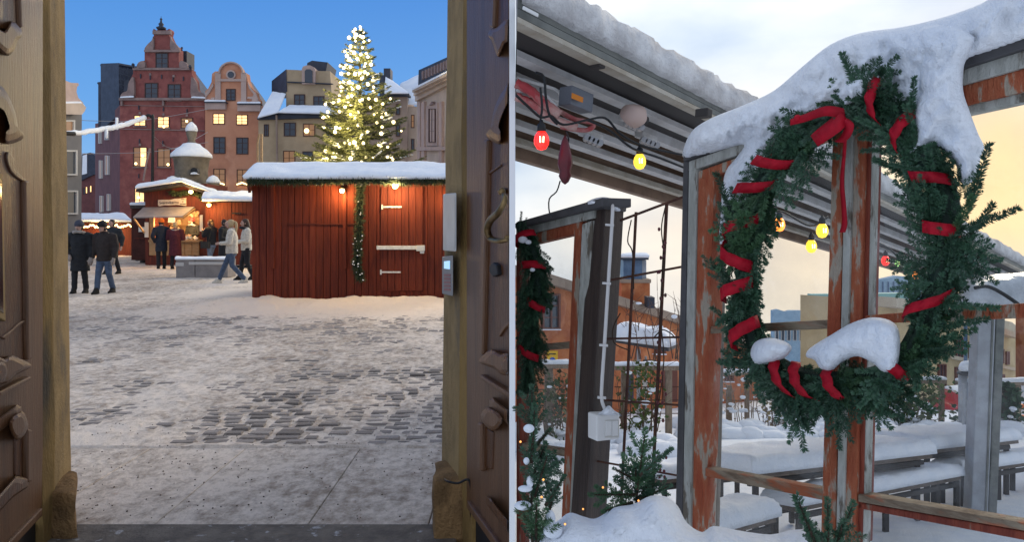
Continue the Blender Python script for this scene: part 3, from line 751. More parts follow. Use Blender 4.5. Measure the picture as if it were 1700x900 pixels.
for k in range(26):
    t = rr.random() ** .7; i = min(int(t * 6), 5); p = gp[i].lerp(gp[i + 1], t * 6 - i); m.sphere(p + Vector((rr.uniform(-.09, .09), -.10 + rr.uniform(-.03, .03), rr.uniform(-.05, .05))), (rr.uniform(.010, .02), .012, rr.uniform(.008, .014)), 6, 4)
m.build('snow_dusting', 'snow', gr)['kind'] = 'stuff'
def wall_lamp(px, py, d, label, size=.05, power=10, col=(1, .62, .22), group=None, fix=True):
    p = V(px, py, d); t = thing('wall_lamp', label, 'lamp', p - Vector((0, 0, size)), group)
    m = MB(); m.tube([p + Vector((0, .16, size * 1.7)), p + Vector((0, .02, size * 1.7)), p + Vector((0, 0, size))], size * .28, 6); m.build('bracket', 'black_iron', t)
    MB().lathe(p, [(size * 1.15, size * .55), (size * .9, size * 1.0), (size * .35, size * 1.25)], 12).build('lamp_shade', 'black_iron', t, True)
    MB().sphere(p, (size, size, size * 1.05), 12, 8).build('bulb', 'lamp_glow', t, True)
    l = bpy.data.lights.new('bulb_light', 'POINT'); l.energy = power; l.color = col; l.shadow_soft_size = size
    o = bpy.data.objects.new('bulb_light', l); COL.objects.link(o); o.location = p + Vector((0, -size * 1.6, -size * .9)); attach(o, t)
    return t
wall_lamp(568, 316, HD - .20, 'yellow glowing lamp under the eave left of the hanging garland', .055, 46)
wall_lamp(656, 308, HD - .34, 'yellow glowing lamp above the door of the red hut', .065, 60, (1, .75, .36))
wall_lamp(748, 322, HD - .2, 'yellow lamp under the eave at the hidden right end of the hut', .055, 20)

# ---------------------------------------------------------------- facades
def win(pl, x0, y0, x1, y1, kind, parent, frame='win_frame', nx=2, ny=2, fw=1.3, proud=.06, name='window', arch=0, sill=None):
    fr = MB(); pr = proud
    def bar(a0, b0, a1, b1, p): fr.pplate(pl, [(a0, b0), (a1, b0), (a1, b1), (a0, b1)], p, p + .05)
    bar(x0, y0, x1, y0 + fw, pr); bar(x0, y1 - fw, x1, y1, pr); bar(x0, y0 + fw, x0 + fw, y1 - fw, pr); bar(x1 - fw, y0 + fw, x1, y1 - fw, pr)
    for k in range(1, nx):
        xm = x0 + (x1 - x0) * k / nx; bar(xm - fw * .35, y0 + fw, xm + fw * .35, y1 - fw, pr * .8)
    for k in range(1, ny):
        ym = y0 + (y1 - y0) * k / ny; bar(x0 + fw, ym - fw * .25, x1 - fw, ym + fw * .25, pr * .7)
    w = fr.build(name, frame, parent)
    for k in range(nx):
        a, b = x0 + (x1 - x0) * k / nx, x0 + (x1 - x0) * (k + 1) / nx
        MB().pplate(pl, [(a + .2, y0 + .2), (b - .2, y0 + .2), (b - .2, y1 - .2), (a + .2, y1 - .2)], pr * .3, pr * .25).build('pane', kind if not isinstance(kind, (list, tuple)) else kind[k], w)
    if sill: MB().pplate(pl, [(x0 - 1, y1), (x1 + 1, y1), (x1 + 1, y1 + 1.6), (x0 - 1, y1 + 1.6)], pr * 2, pr * 2).build('sill', sill, w)
    return w
def facade(name, label, pl, poly, mat, thick, cat='house', sm=0):
    xs_, ys_ = [p[0] for p in poly], [p[1] for p in poly]; t = thing(name, label, cat, pl((min(xs_) + max(xs_)) / 2, 380 + 1) * Vector((1, 1, 0)))
    MB().pplate(pl, poly, 0, thick).build('wall', mat, t); return t
def arcpts(cx, cy, r, a0, a1, n=10, ry=None): return [(cx + r * math.cos(math.radians(a0 + (a1 - a0) * k / n)), cy - (ry or r) * math.sin(math.radians(a0 + (a1 - a0) * k / n))) for k in range(n + 1)]
FR = Pl(199, 60, 340, 60.01)
B = 412
red = facade('gabled_house', 'tall dark red brick house with stepped scroll gable and finial', FR, [(199, B), (199, 163), (206, 159), (213, 148), (216, 132), (221, 122), (221, 113), (228, 112), (230, 104), (234, 101), (240, 100), (240, 80), (244, 76), (250, 72), (254, 62), (256, 56), (254, 50), (255, 47), (260, 50), (264, 47), (268, 44), (272, 47), (276, 50), (281, 47), (282, 50), (280, 57), (283, 64), (287, 72), (294, 76), (297, 81), (297, 103), (305, 103), (310, 107), (311, 114), (318, 115), (319, 124), (324, 133), (325, 146), (331, 156), (340, 162), (340, B)], 'brick_red', .8)
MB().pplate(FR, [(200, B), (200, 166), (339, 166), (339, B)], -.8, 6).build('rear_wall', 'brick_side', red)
MB().prism([FR(205, 166, -.8), FR(269, 90, -.8), FR(325, 166, -.8)], (0, 6, 0)).build('roof', 'roof_metal', red)
def band(t, pl, x0, x1, y0, y1, mat, pr=.12, name='cornice', slope=0): MB().pplate(pl, [(x0, y0), (x1, y0 + slope), (x1, y1 + slope), (x0, y1)], pr, pr * .95).build(name, mat, t)
band(red, FR, 197, 341, 162, 166, 'sand_trim', .3); band(red, FR, 220, 319, 112, 115.5, 'sand_trim', .25); band(red, FR, 239, 298, 82, 85.5, 'sand_trim', .25); band(red, FR, 253, 283, 50, 56, 'sand_trim', .25)
band(red, FR, 199, 340, 174, 175, 'sand_trim', .08, 'string_course', 2); band(red, FR, 199, 340, 213, 214.4, 'sand_trim', .08, 'string_course', 3)
for x0, x1 in ((200, 203), (269, 272)): band(red, FR, x0, x1, 163, 175, 'sand_trim', .2, 'pilaster')
for s, cx_ in ((1, 209), (-1, 330)):
    relief(FR, [(cx_ - 9 * s, 163), (cx_ - 6 * s, 154), (cx_ + 2 * s, 150), (cx_ + 4 * s, 138), (cx_ + 10 * s, 128), (cx_ + 13 * s, 132), (cx_ + 12 * s, 163)], .25, 'gable_scroll', 'sand_trim', red, 0, 3)
for s, cx_ in ((1, 234), (-1, 304)):
    relief(FR, [(cx_ - 7 * s, 112), (cx_ - 4 * s, 103), (cx_ + 5 * s, 101), (cx_ + 6 * s, 112)], .25, 'gable_scroll', 'sand_trim', red, 0, 3)
for s, cx_ in ((1, 246), (-1, 291)):
    relief(FR, [(cx_ - 6 * s, 82), (cx_ - 2 * s, 74), (cx_ + 6 * s, 66), (cx_ + 8 * s, 60), (cx_ + 8 * s, 82)], .22, 'gable_scroll', 'sand_trim', red, 0, 3)
for cx_, yb, r in ((221, 112, 2.6), (315.5, 115, 2.8), (302, 84, 1.8)):
    p = V(cx_, yb - 5, 59.7); m = MB(); m.lathe(V(cx_, yb, 59.7), [(.06, 0), (.06, .2), (.03, .25)], 8); m.sphere(p, r * .05, 10, 6); m.build('ball_finial', 'roof_dark', red, True)
p = V(267.5, 48, 59.8); MB().lathe(p, [(.35, 0), (.40, .12), (.15, .25), (.22, .42), (.10, .55), (.06, .75), (.12, .82), (.02, .95), (.01, 1.1)], 10).build('spire_finial', 'roof_dark', red, True)
D_, L_, m_ = 'pane_dark', 'pane_lit', 'pane_dim'
for w in ((258, 87, 279, 114, D_, 2, 3), (240, 137, 262, 164, D_, 2, 3), (278, 139, 300, 166, D_, 2, 3), (222, 191, 242, 209, L_, 2, 3), (261, 193, 281, 212, L_, 2, 3), (300, 195, 320, 213, m_, 2, 3),
          (221, 244, 244, 277, (m_, L_), 2, 2), (261, 246, 283, 277, m_, 2, 2), (223, 311, 240, 342, L_, 2, 3), (300, 248, 322, 279, D_, 2, 2), (262, 315, 284, 345, D_, 2, 2)):
    win(FR, *w[:5], red, nx=w[5], ny=w[6], sill='sand_trim')
for ax, ay in ((230, 178), (271, 181), (310, 184), (231, 234), (270, 237), (312, 240), (230, 292), (233, 126), (268, 127), (304, 130), (249, 128), (287, 131)):
    MB().pplate(FR, [(ax - .7, ay - 3.5), (ax + .7, ay - 3.5), (ax + .7, ay + 3.5), (ax - .7, ay + 3.5)], .1, .09).build('wall_anchor', 'roof_dark', red)
for x, y in ((232, 189.5), (271, 191.5), (232, 242), (271, 243), (310, 193), (249, 125), (288, 128)):
    relief(FR, [(x - 2, y), (x + 2, y), (x + 1.6, y - 4), (x - 1.6, y - 4)], .07, 'keystone', 'sand_trim', red, 0)
for a, b in (((229, 268), (262, 262)), ((258, 262), (281, 281))): pass
for x, y in ((225.5, 271.5), (237, 258.5), (279, 273), (310, 201), (272, 210), (230, 328)): MB().sphere(V(x, y, 59.6), .11, 8, 5).build('window_candle', 'bulb_warm', red, True)
SP = Pl(199, 60, 158, 82)
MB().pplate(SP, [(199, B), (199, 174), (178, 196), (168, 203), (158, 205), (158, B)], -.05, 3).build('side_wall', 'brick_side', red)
for w in ((163, 218, 166.5, 238), (173, 218, 178, 232), (164, 266, 168, 296), (174, 258, 179, 290), (165, 325, 169, 352), (177, 322, 181, 350)): win(SP, *w, 'pane_dark' if w[1] < 250 else 'pane_dim', red, 'win_white', 1, 2, .8, .12)
MB().pplate(Pl(167, 66, 199, 64), [(168, 215), (167, 110), (166, 107), (168, 105), (197, 104), (198, 107), (197, 110), (198, 190)], .3, 4).build('chimney_stack', 'roof_metal', red)
MB().pplate(Pl(160, 70, 170, 70.01), [(163, 215), (163, 140), (161, 138), (162, 136), (170, 135), (170, 215)], .3, 4).build('chimney_stack', 'roof_metal', red)
pxbox(MB(), 297, 310, 84, 110, 61.5, 1.5).build('chimney_stack', 'roof_dark', red); pxbox(MB(), 206, 214, 134, 152, 62, 1.5).build('chimney_stack', 'roof_dark', red)
m = MB()
for k in range(5): m.tube([V(198, 113 + 9 * k, 63), V(214, 118 + 8 * k, 63)], .04, 4)
for k in range(3): m.tube([V(200 + 6 * k, 112, 63), V(202 + 6 * k, 152, 63)], .04, 4)
m.build('roof_ladder', 'roof_dark', red)
snow_slab([V(200, 162, 59.6), V(222, 161, 59.6), V(222, 160, 60.2), V(200, 161, 60.2)], .12, .2, 'cornice_snow', red, 8, 3, mat='snow_far'); snow_slab([V(318, 162, 59.6), V(341, 163, 59.6), V(341, 162, 60.2), V(318, 161, 60.2)], .12, .2, 'cornice_snow', red, 8, 3, mat='snow_far')

FO = Pl(340, 59.5, 430, 59.51)
org = facade('gabled_house', 'orange plastered house with round topped gable and oculus', FO, [(340.5, B), (340.5, 152), (346, 146), (351, 136), (352, 122), (357, 118), (363, 118), *arcpts(383, 121, 19, 172, 8, 10, 18), (404, 119), (409, 121), (411, 134), (416, 144), (424, 152), (426, 160), (430, 165), (430, B)], 'orange_plaster', .8)
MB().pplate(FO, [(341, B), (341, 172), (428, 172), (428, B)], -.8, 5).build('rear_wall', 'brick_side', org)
MB().prism([FO(343, 172, -.8), FO(383, 116, -.8), FO(422, 172, -.8)], (0, 5, 0)).build('roof', 'roof_metal', org)
relief(FO, arcpts(383, 121, 21, 178, 2, 12, 19.5) + arcpts(383, 121, 18.6, 2, 178, 12, 17), .25, 'gable_coping', 'pale_trim', org, 0)
relief(FO, arcpts(383, 123.5, 7.8, 0, 345, 22), .16, 'oculus_ring', 'pale_trim', org, 0); relief(FO, arcpts(383, 123.5, 5.4, 0, 345, 22), .19, 'oculus_pane', 'pane_dark', org, 0)
band(org, FO, 358, 408, 130.5, 134.5, 'pale_trim', .15)
for x0, x1 in ((357, 366), (400, 408.5)): band(org, FO, x0, x1, 120, 170, 'pale_trim', .12, 'pilaster')
relief(FO, [(340.5, 154), (346, 148), (353, 138), (354, 142), (348, 153), (342, 160), (341, 170), (350, 170), (350, 162), (356, 161), (356, 171), (340.5, 171)], .14, 'gable_volute', 'pale_trim', org, 0)
relief(FO, [(411, 136), (417, 147), (424, 154), (428, 164), (428, 172), (418, 172), (418, 164), (410, 163), (411, 160), (419, 160), (421, 156), (413, 146)], .14, 'gable_volute', 'pale_trim', org, 0)
for x0, x1, y in ((340, 374, 170), (394, 432, 173)):
    band(org, FO, x0, x1, y, y + 11, 'pale_trim', .35); band(org, FO, x0 - 1, x1 + 1, y - 1.5, y, 'roof_dark', .5, 'cornice_cap')
    snow_slab([V(x0, y - 2, 59.0), V(x1, y - 2, 59.0), V(x1, y - 3, 59.6), V(x0, y - 3, 59.6)], .10, .15, 'cornice_snow', org, 10, 3, mat='snow_far')
for w in ((375, 147, 391, 167, D_), (353, 188, 373, 206, L_), (392, 190, 411, 207, L_), (354, 227, 374, 255, D_), (392, 228, 412, 256, D_), (354, 280, 374, 308, m_), (393, 281, 412, 308, m_), (356, 330, 376, 350, D_)): win(FO, *w, org, nx=2, ny=3)
for k in range(14): MB().sphere(V((394 if k > 6 else 356) + (k % 7) * 2.6, 306 - (3 - abs(k % 7 - 3)) * .9, 59.2), .07, 6, 4).build('window_candle', 'bulb_warm', org, True)
FC = Pl(428, 58, 570, 58.01)
och = facade('mansard_house', 'ochre house with snowy mansard roof and white dormer behind the hut', FC, [(429, B), (429, 198), (460, 190), (575, 194), (575, B)], 'ochre_plaster', 2)
MB().pplate(FC, [(475, 180), (475, 115), (548, 118), (552, 180)], -.9, 5).build('upper_wall', 'ochre_plaster', och)
MB().prism([V(451, 134, 60.5), V(475, 114.5, 58.8), V(476, 152, 58.8), V(451, 152, 60.5)], (0, 3, 0)).build('side_slope', 'roof_metal', och)
MB().prism([V(427, 198, 57.6), V(577, 194, 57.6), V(577, 189, 57.7), V(460, 186, 57.7), V(427, 194, 57.7)], (0, 2, 0)).build('eave', 'roof_dark', och)
snow_slab([V(428, 196, 57.3), V(462, 187, 57.3), V(474, 156, 58.8), V(452, 152, 60)], .15, .3, 'roof_snow', och, 10, 8, mat='snow_far')
snow_slab([V(462, 187, 57.3), V(575, 190, 57.3), V(560, 178, 58.6), V(480, 176, 58.6)], .22, .4, 'roof_snow', och, 18, 6, mat='snow_far')
MB().prism([V(476, 134.5, 58.6), V(552, 138, 58.6), V(552, 139.3, 58.6), V(476, 136, 58.6)], (0, .3, 0)).build('roof_seam', 'roof_dark', och)
MB().pplate(FC, [(509, 117), (510, 104), (518, 100), (526, 101), (544, 103), (541, 118)], -2, 3).build('chimney', 'roof_dark', och)
dm = MB().pplate(FC, [(501, 139), (501, 114), (503, 110), (508, 108), (515, 108), (521, 111), (523, 115), (523, 139)], -.6, 2).build('dormer', 'pale_trim', och)
MB().pplate(FC, [(506, 136), (506, 117), (509, 114.5), (515, 114.5), (518.5, 117), (518.5, 137)], -.5, .08).build('dormer_pane', 'pane_dark', dm)
for w in ((488, 156, 506, 175, D_, -.83), (520, 159, 538, 177, D_, -.83)): win(FC, *w[:5], och, nx=2, ny=2, proud=w[5]) if 0 else win(Pl(428, 58.85, 570, 58.86), *w[:5], och, nx=2, ny=2)
for w in ((471, 203, 491, 226, D_), (503, 205, 523, 226, m_), (470, 250, 490, 274, m_), (502, 251, 520, 274, D_), (438, 206, 446, 226, D_), (541, 206, 557, 226, D_)): win(FC, *w, och, nx=2, ny=2)
MB().sphere(V(509, 217, 57.7), .2, 8, 6).build('window_lamp', 'bulb_warm', och, True)
m = MB().tube([V(459, 191, 57.6), V(461, 300, 57.6)], .08, 6); m.build('downpipe', 'taupe_plaster', och)
FG = Pl(636, 50, 700, 50.01)
gry = facade('corner_house', 'taupe house with snow covered roof half hidden right of the fir tree', FG, [(560, B), (560, 160), (640, 158), (676, 160), (676, B)], 'taupe_plaster', 6)
MB().pplate(FG, [(672, B), (672, 176), (700, 176), (700, B)], -.6, 4).build('rear_wall', 'cream_plaster', gry)
MB().prism([V(630, 160, 49.5), V(679, 158, 49.5), V(679, 155, 49.5), V(640, 124, 52), V(630, 124, 52)], (0, 1, 0)).build('roof', 'roof_dark', gry)
snow_slab([V(638, 155, 49.2), V(678, 155, 49.2), V(652, 136, 51), V(640, 128, 51)], .15, .3, 'roof_snow', gry, 12, 6, mat='snow_far')
snow_slab([V(668, 172, 50.4), V(706, 176, 50.4), V(712, 116, 54), V(664, 140, 54)], .15, .3, 'roof_snow', gry, 12, 6, mat='snow_far')
pxbox(MB(), 637, 648, 113, 134, 51, 1).build('chimney', 'roof_dark', gry)
for w in ((657, 172, 664, 190, D_), (657, 205, 664, 226, D_), (682, 190, 688, 212, m_), (682, 230, 688, 250, D_)): win(FG, *w, gry, nx=1, ny=2, proud=.1)
FX = Pl(692, 46, 745, 38)
crm = facade('palace_corner', 'cream palace corner with dark balustrade at the right edge of the square', FX, [(692, B), (692, 160), (752, 128), (752, B)], 'cream_plaster', 1.5)
for y0, h_, pr in ((147, 4, .75), (151, 6, .5), (157, 9, .25)):
    MB().pplate(FX, [(691 - pr * 9, y0 + 2), (752, y0 - 31), (752, y0 + h_ - 31), (691 - pr * 9, y0 + h_ + 2)], pr, pr).build('cornice', 'cream_plaster', crm)
MB().pplate(FX, [(694, 143), (695, 116), (752, 90), (752, 110)], -.2, .4).build('parapet', 'roof_dark', crm)
for k in range(9):
    x = 700 + k * 5; MB().pplate(FX, [(x, 132 - k * 2.3), (x, 118 - k * 2.3), (x + 2, 117 - k * 2.3), (x + 2, 131 - k * 2.3)], -.1, .2).build('baluster', 'sand_trim', crm)
MB().pplate(FX, [(684, 146.5), (752, 112), (752, 115), (684, 149.5)], .8, 1.0).build('cornice_snow', 'snow_far', crm)
for x0, x1 in ((693, 697), (699, 704), (728, 733)): MB().pplate(FX, [(x0, 272), (x0, 170), (x1, 168), (x1, 272)], .15, .15).build('pilaster', 'pale_trim', crm)
MB().pplate(FX, [(707, 242), (707, 176), (726, 170), (726, 242)], .1, .1).build('window_surround', 'pale_trim', crm); win(FX, 711, 180, 722, 236, D_, crm, nx=2, ny=3, proud=.16, fw=.8)
relief(FX, [(712, 175), (716, 168), (720, 172)], .2, 'window_crest', 'sand_trim', crm, 0)
band(crm, FX, 690, 752, 244, 250, 'pale_trim', .2, 'string_course', -1)
FL = Pl(60, 34, 136, 38)
lef = facade('grey_house', 'grey house with pale gable and white framed windows beside the left jamb', FL, [(60, 424), (60, 180), (136, 184), (135, 424)], 'grey_plaster', 4)
MB().pplate(FL, [(60, 176), (60, 128), (108, 133), (118, 137), (130, 137.5), (131, 141), (128, 144), (127, 152), (130, 162), (138, 170), (138, 176)], .1, 2).build('gable', 'pale_trim', lef)
MB().pplate(FL, [(60, 172), (137, 171), (143, 178), (141, 184), (136, 190), (60, 188)], .4, 1).build('cornice', 'cream_plaster', lef); MB().pplate(FL, [(60, 169), (134, 168), (141, 175), (60, 176)], .35, .8).build('cornice_snow', 'snow_far', lef)
for w in ((104, 199, 125, 222, m_), (104, 249, 129, 291, D_), (104, 316, 130, 356, D_)): win(FL, *w, lef, frame='win_white', nx=1, ny=1, fw=2.6, proud=.1)
FB = Pl(130, 110, 170, 110.01)
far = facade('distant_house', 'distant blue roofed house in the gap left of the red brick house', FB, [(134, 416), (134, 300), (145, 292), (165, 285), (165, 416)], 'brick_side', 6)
MB().pplate(FB, [(134, 300), (136, 256), (150, 253), (165, 262), (165, 286), (145, 294)], .4, 3).build('roof', 'roof_metal', far); MB().pplate(FB, [(136, 290), (137, 258), (144, 256), (144, 288)], .5, .2).build('roof_snow', 'snow_far', far)
for x, y in ((138, 312), (142, 310), (149, 308)): win(FB, x, y, x + 3, y + 11, L_ if x > 140 else D_, far, nx=1, ny=1, fw=.5)

# ---------------------------------------------------------------- stalls behind
ST = 31.4
st = thing('market_stall', 'open lit market stall with grey awning and cream name board', 'stall', V(292, 441, ST))
mb = MB(); pxbox(mb, 241, 343, 305, 350, ST, .12); pxbox(mb, 331, 343, 350, 440, ST, .12); pxbox(mb, 241, 247, 350, 440, ST, .12); pxbox(mb, 247, 331, 425, 441, ST, .12); mb.build('front_wall', 'stall_red', st)
mb = MB(); pxbox(mb, 246, 344, 306, 440, ST + 2.4, .1); mb.build('back_wall', 'wood_pale', st); mb = MB(); a = V(343, 441, ST + .12); b = V(343, 305, ST + .12); mb.box((a.x - .05, ST + 1.3, (a.z + b.z) / 2), (.1, 2.3, b.z - a.z)); mb.build('side_wall', 'stall_red', st); mb = MB(); a = V(242, 441, ST + .12); mb.box((a.x + .05, ST + 1.3, (a.z + b.z) / 2), (.1, 2.3, b.z - a.z)); mb.build('side_wall', 'stall_red', st)
MB().prism([V(225, 319, ST - .7), V(226, 313, ST - .7), V(300, 301, ST - .7), V(362, 323, ST - .7), V(356, 328, ST - .7), V(300, 307.5, ST - .7)], (0, 3.6, 0)).build('roof', 'dark_eave', st)
snow_slab([V(225, 313, ST - .75), V(301, 301, ST - .75), V(301, 299, ST + 2.6), V(228, 310, ST + 2.6)], .14, .12, 'roof_snow', st, 20, 8, .03, 1.5); snow_slab([V(300, 301, ST - .75), V(362, 323, ST - .75), V(360, 318, ST + 2.6), V(300, 299, ST + 2.6)], .14, .12, 'roof_snow', st, 16, 8, .03, 1.5)
mb = MB().prism([V(238, 346, ST - .02), V(323, 345, ST - .02), V(303, 361, ST - 1.1), V(221, 362, ST - 1.1)], (0, 0, .05)); mb.build('awning', 'awning_grey', st)
mb = MB(); mb.beam(V(324, 347, ST - .05), V(303, 362.5, ST - 1.08), .05, .07); mb.build('awning_brace', 'wood_pale', st); mb = MB(); mb.beam(V(240, 387, ST - .05), V(223, 363.5, ST - 1.08), .05, .07); mb.build('awning_brace', 'wood_pale', st)
mb = MB(); pxbox(mb, 248, 255, 350, 408, ST - .02, .12); mb.build('post', 'wood_pale', st)
for k in range(7): pxbox(MB(), 247.5 + k * 11.9, 247.5 + k * 11.9 + 11.2, 401, 424, ST - .08, .07).build('counter_panel', 'wood_pale', st, bevel=.01)
mb = MB(); pxbox(mb, 246, 332, 398.5, 401.5, ST - .3, .7); mb.build('counter_top', 'wood_pale', st)
sb = MB().prism([V(x, y, ST - .03) for x, y in ((263, 332), (270, 331.5), (283, 331.5), (290, 330), (301, 329.5), (309.5, 328.5), (309.5, 342), (303, 341), (292, 340), (283, 341), (272, 341), (265, 342.5), (263, 341))], (0, -.04, 0)).build('name_board', 'sign_cream', st)
def write(txt, w_, p, name, mat, parent, rot=None, tilt=0):
    me = text_mesh(txt, 1.0, name); xs_ = [v.co.x for v in me.vertices]; s = w_ / (max(xs_) - min(xs_)); o = link(name, me, mat)
    R = (rot or Matrix.Rotation(math.pi / 2, 4, 'X')) @ Matrix.Rotation(tilt, 4, 'Z')
    me.transform(Matrix.Translation(p) @ R @ Matrix.Scale(s, 4))
    attach(o, parent); return o
write('Svartvikarna', .84, V(280.5, 336.2, ST - .085), 'lettering', 'ink', sb, tilt=.04)
m = MB(); pxbox(m, 300.5, 306, 330.2, 331.2, ST - .08, .01); pxbox(m, 303, 304, 333.6, 336, ST - .08, .01); pxbox(m, 299, 308, 338, 339.2, ST - .08, .01); m.build('printed_lines', 'ink', sb)
for x0, x1, y0, y1, d in ((240, 246.5, 369, 394, ST - .1), (331.5, 336.5, 357, 384, ST - .05)): pxbox(MB(), x0, x1, y0, y1, d, .02).build('price_notice', 'paper', st)
rr = random.Random(21)
for k in range(46):
    if k < 16: x, y, d, r = rr.uniform(306, 329), rr.uniform(394, 398), ST - .2 + rr.uniform(0, .4), rr.uniform(.04, .08)
    elif k < 32: x, y, d, r = rr.uniform(300, 329), rr.uniform(346, 358), ST + 2.15 + rr.uniform(-.05, .1), rr.uniform(.06, .13)
    else: x, y, d, r = rr.uniform(258, 329), rr.uniform(368, 392), ST + 2.1 + rr.uniform(-.1, .1), rr.uniform(.05, .12)
    MB().sphere(V(x, y, d), (r, r, r * rr.uniform(.7, 1.4)), 8, 6).build('ware', 'goods_white' if k < 16 else 'goods', st, True)
for y in (372, 384, 394): pxbox(MB(), 256, 331, y, y + 1.3, ST + 2.0, .35).build('shelf', 'wood_pale', st)
lamp = thing('pendant_lamp', 'white glowing lampshade hanging inside the lit stall', 'lamp', V(285, 369, ST + .3)); MB().lathe(V(285, 369.5, ST + .3), [(.15, 0), (.13, .22), (.03, .24)], 12).build('lamp_shade', 'pane_lit', lamp, True)
m = MB().tube([V(285, 360, ST + .3), V(285, 340, ST + .3)], .01, 5); m.build('cord', 'cable', lamp)
def plight(p, e, c, s, parent):
    l = bpy.data.lights.new('bulb_light', 'POINT'); l.energy = e; l.color = c; l.shadow_soft_size = s; o = bpy.data.objects.new('bulb_light', l); COL.objects.link(o); o.location = p; attach(o, parent)
plight(V(285, 374, ST + .3), 120, (1, .62, .28), .12, lamp)
plight(V(318, 357, ST + 1.1), 80, (1, .62, .28), .12, lamp)
wall_lamp(317, 318, ST - .6, 'yellow lamp under the roof corner of the lit stall', .09, 70)
wall_lamp(347, 340, 28.6, 'yellow lamp on the plank shed right of the lit stall', .08, 80, (1, .58, .16))
m = needles_along([V(283, 319, ST - .15), V(296, 322, ST - .15), V(308, 320, ST - .15), V(328, 322, ST - .15), V(337, 330, ST - .1)], .16, 900, .13, 1, .02, 9); tag(m.build('stall_garland', 'garland_far', fixn=False), 'dark fir garland above the name board of the lit stall', 'garland')
sh = thing('plank_shed', 'red plank shed with snowy roof between the lit stall and the hut', 'shed', V(378, 440, 29))
for k in range(13): pxbox(MB(), 341 + k * 6.2, 341 + k * 6.2 + 5.9, 330, 440, 29 + rr.uniform(-.012, .012), .1).build('plank', 'stall_red', sh)
pxbox(MB(), 340, 424, 330, 440, 29.05, 2.2).build('wall', 'stall_dark', sh)
MB().prism([V(336, 336, 28.5), V(424, 336, 28.5), V(424, 326, 30.5), V(338, 326, 30.5)], (0, 0, .07)).build('roof', 'dark_eave', sh); snow_slab([V(336, 333, 28.45), V(424, 333, 28.45), V(424, 323, 30.5), V(338, 323, 30.5)], .17, .12, 'roof_snow', sh, 20, 6, .04, 2)
pxbox(MB(), 385, 400, 353, 355, 28.9, .06).build('vent_slot', 'black_iron', sh)
ds = thing('dark_shed', 'narrow dark shed with a paper notice left of the lit stall', 'shed', V(230, 430, 33)); pxbox(MB(), 218, 243, 345, 432, 33, 2).build('wall', 'stall_dark', ds); pxbox(MB(), 216, 245, 340, 346, 32.8, 2.3).build('roof', 'dark_eave', ds); pxbox(MB(), 230, 240, 377, 385, 32.95, .02).build('notice', 'paper', ds)
snow_slab([V(216, 340, 32.8), V(245, 340, 32.8), V(245, 339, 35), V(216, 339, 35)], .1, .1, 'roof_snow', ds, 8, 4); pxbox(MB(), 222, 240, 395, 396.5, 32.95, .03).build('door_rail', 'stall_red', ds)
for px, w_, lab in ((229, 3.6, 'grey concrete bollard left of its twin beside the lit stall'), (238, 5, 'wider grey concrete bollard against the lit stall')):
    p = G(px, 437 if px > 230 else 434); k = p.y / F; b_ = thing('concrete_bollard', lab, 'bollard', p, 'concrete bollards beside the stall')
    MB().lathe(p, [(w_ * k, 0), (w_ * k * 1.02, .5), (w_ * k * .95, .62)], 14).build('post', 'concrete', b_, True); MB().lathe(p + Vector((0, 0, .62)), [(w_ * k * .95, 0), (w_ * k * .8, .05), (w_ * k * .3, .08)], 14).build('snow_cap', 'snow', b_, True)
LS = 43
lo = thing('low_stall', 'long low red stall with fairy lights under a snowy roof at far left', 'stall', V(165, 424, LS)); pxbox(MB(), 90, 219, 366, 425, LS, 2.5).build('wall', 'stall_red', lo)
MB().prism([V(90, 370, LS - .6), V(220, 370, LS - .6), V(208, 358, LS + 1.2), V(90, 358, LS + 1.2)], (0, 0, .06)).build('roof', 'dark_eave', lo); snow_slab([V(90, 367, LS - .65), V(219, 368, LS - .65), V(206, 357, LS + 1.2), V(90, 357, LS + 1.2)], .18, .2, 'roof_snow', lo, 24, 6, .05, 1.5, mat='snow_far')
sl = thing('fairy_lights', 'string of warm fairy lights under the snowy eave of the low stall', 'string lights', V(165, 378, LS - .7))
for k in range(52):
    x = 112 + k * 2.1; MB().sphere(V(x, 373 + 4 * abs(math.sin(k * .33)) + rr.uniform(-1.3, 1.3), LS - .66), .055, 6, 4).build('bulb', 'bulb_warm', sl)
MB().tube([V(112 + k * 10, 372 + (k % 2) * 4, LS - .62) for k in range(11)], .015, 4).build('wire', 'cable', sl)
plight(V(165, 384, LS - 1.0), 160, (1, .62, .25), .4, sl)
# well with urn
WD = 36; wc = V(318, 380, WD); k_ = WD / F; zz = lambda y: EYE + (CY - y) * k_
we = thing('stone_well', 'round stone well house with snowy cap and urn behind the lit stall', 'well', (wc.x, WD, 0)); o_ = (wc.x, WD, 0)
MB().lathe(o_, [(1.2, 0), (1.2, .6), (.95, .7), (.80, zz(306)), (.76, zz(285)), (.84, zz(265)), (.95, zz(262))], 24).build('drum', 'stone_well', we, True)
MB().lathe(o_, [(.95, zz(262)), (.98, zz(260)), (.95, zz(256)), (.72, zz(248)), (.50, zz(243)), (.40, zz(239)), (.2, zz(237))], 24).build('snow_cap', 'snow', we, True)
MB().lathe(o_, [(.30, zz(241)), (.22, zz(237)), (.16, zz(233)), (.24, zz(224)), (.26, zz(216)), (.20, zz(213))], 16).build('urn', 'stone_well', we, True); MB().lathe(o_, [(.27, zz(218)), (.29, zz(214)), (.22, zz(208)), (.07, zz(203)), (.02, zz(202))], 16).build('urn_snow', 'snow', we, True)
a = (322, 284); MB().prism([V(x, y, WD - .84) for x, y in arcpts(322, 284, 6, 0, 180, 8) + [(316, 289), (328, 289)]], (0, .3, 0)).build('niche', 'black_iron', we); MB().prism([V(x, y, WD - .86) for x, y in [(316, 289), (317, 286.5), (322, 285.5), (327, 286.5), (328, 289)]], (0, .2, 0)).build('niche_snow', 'snow', we)
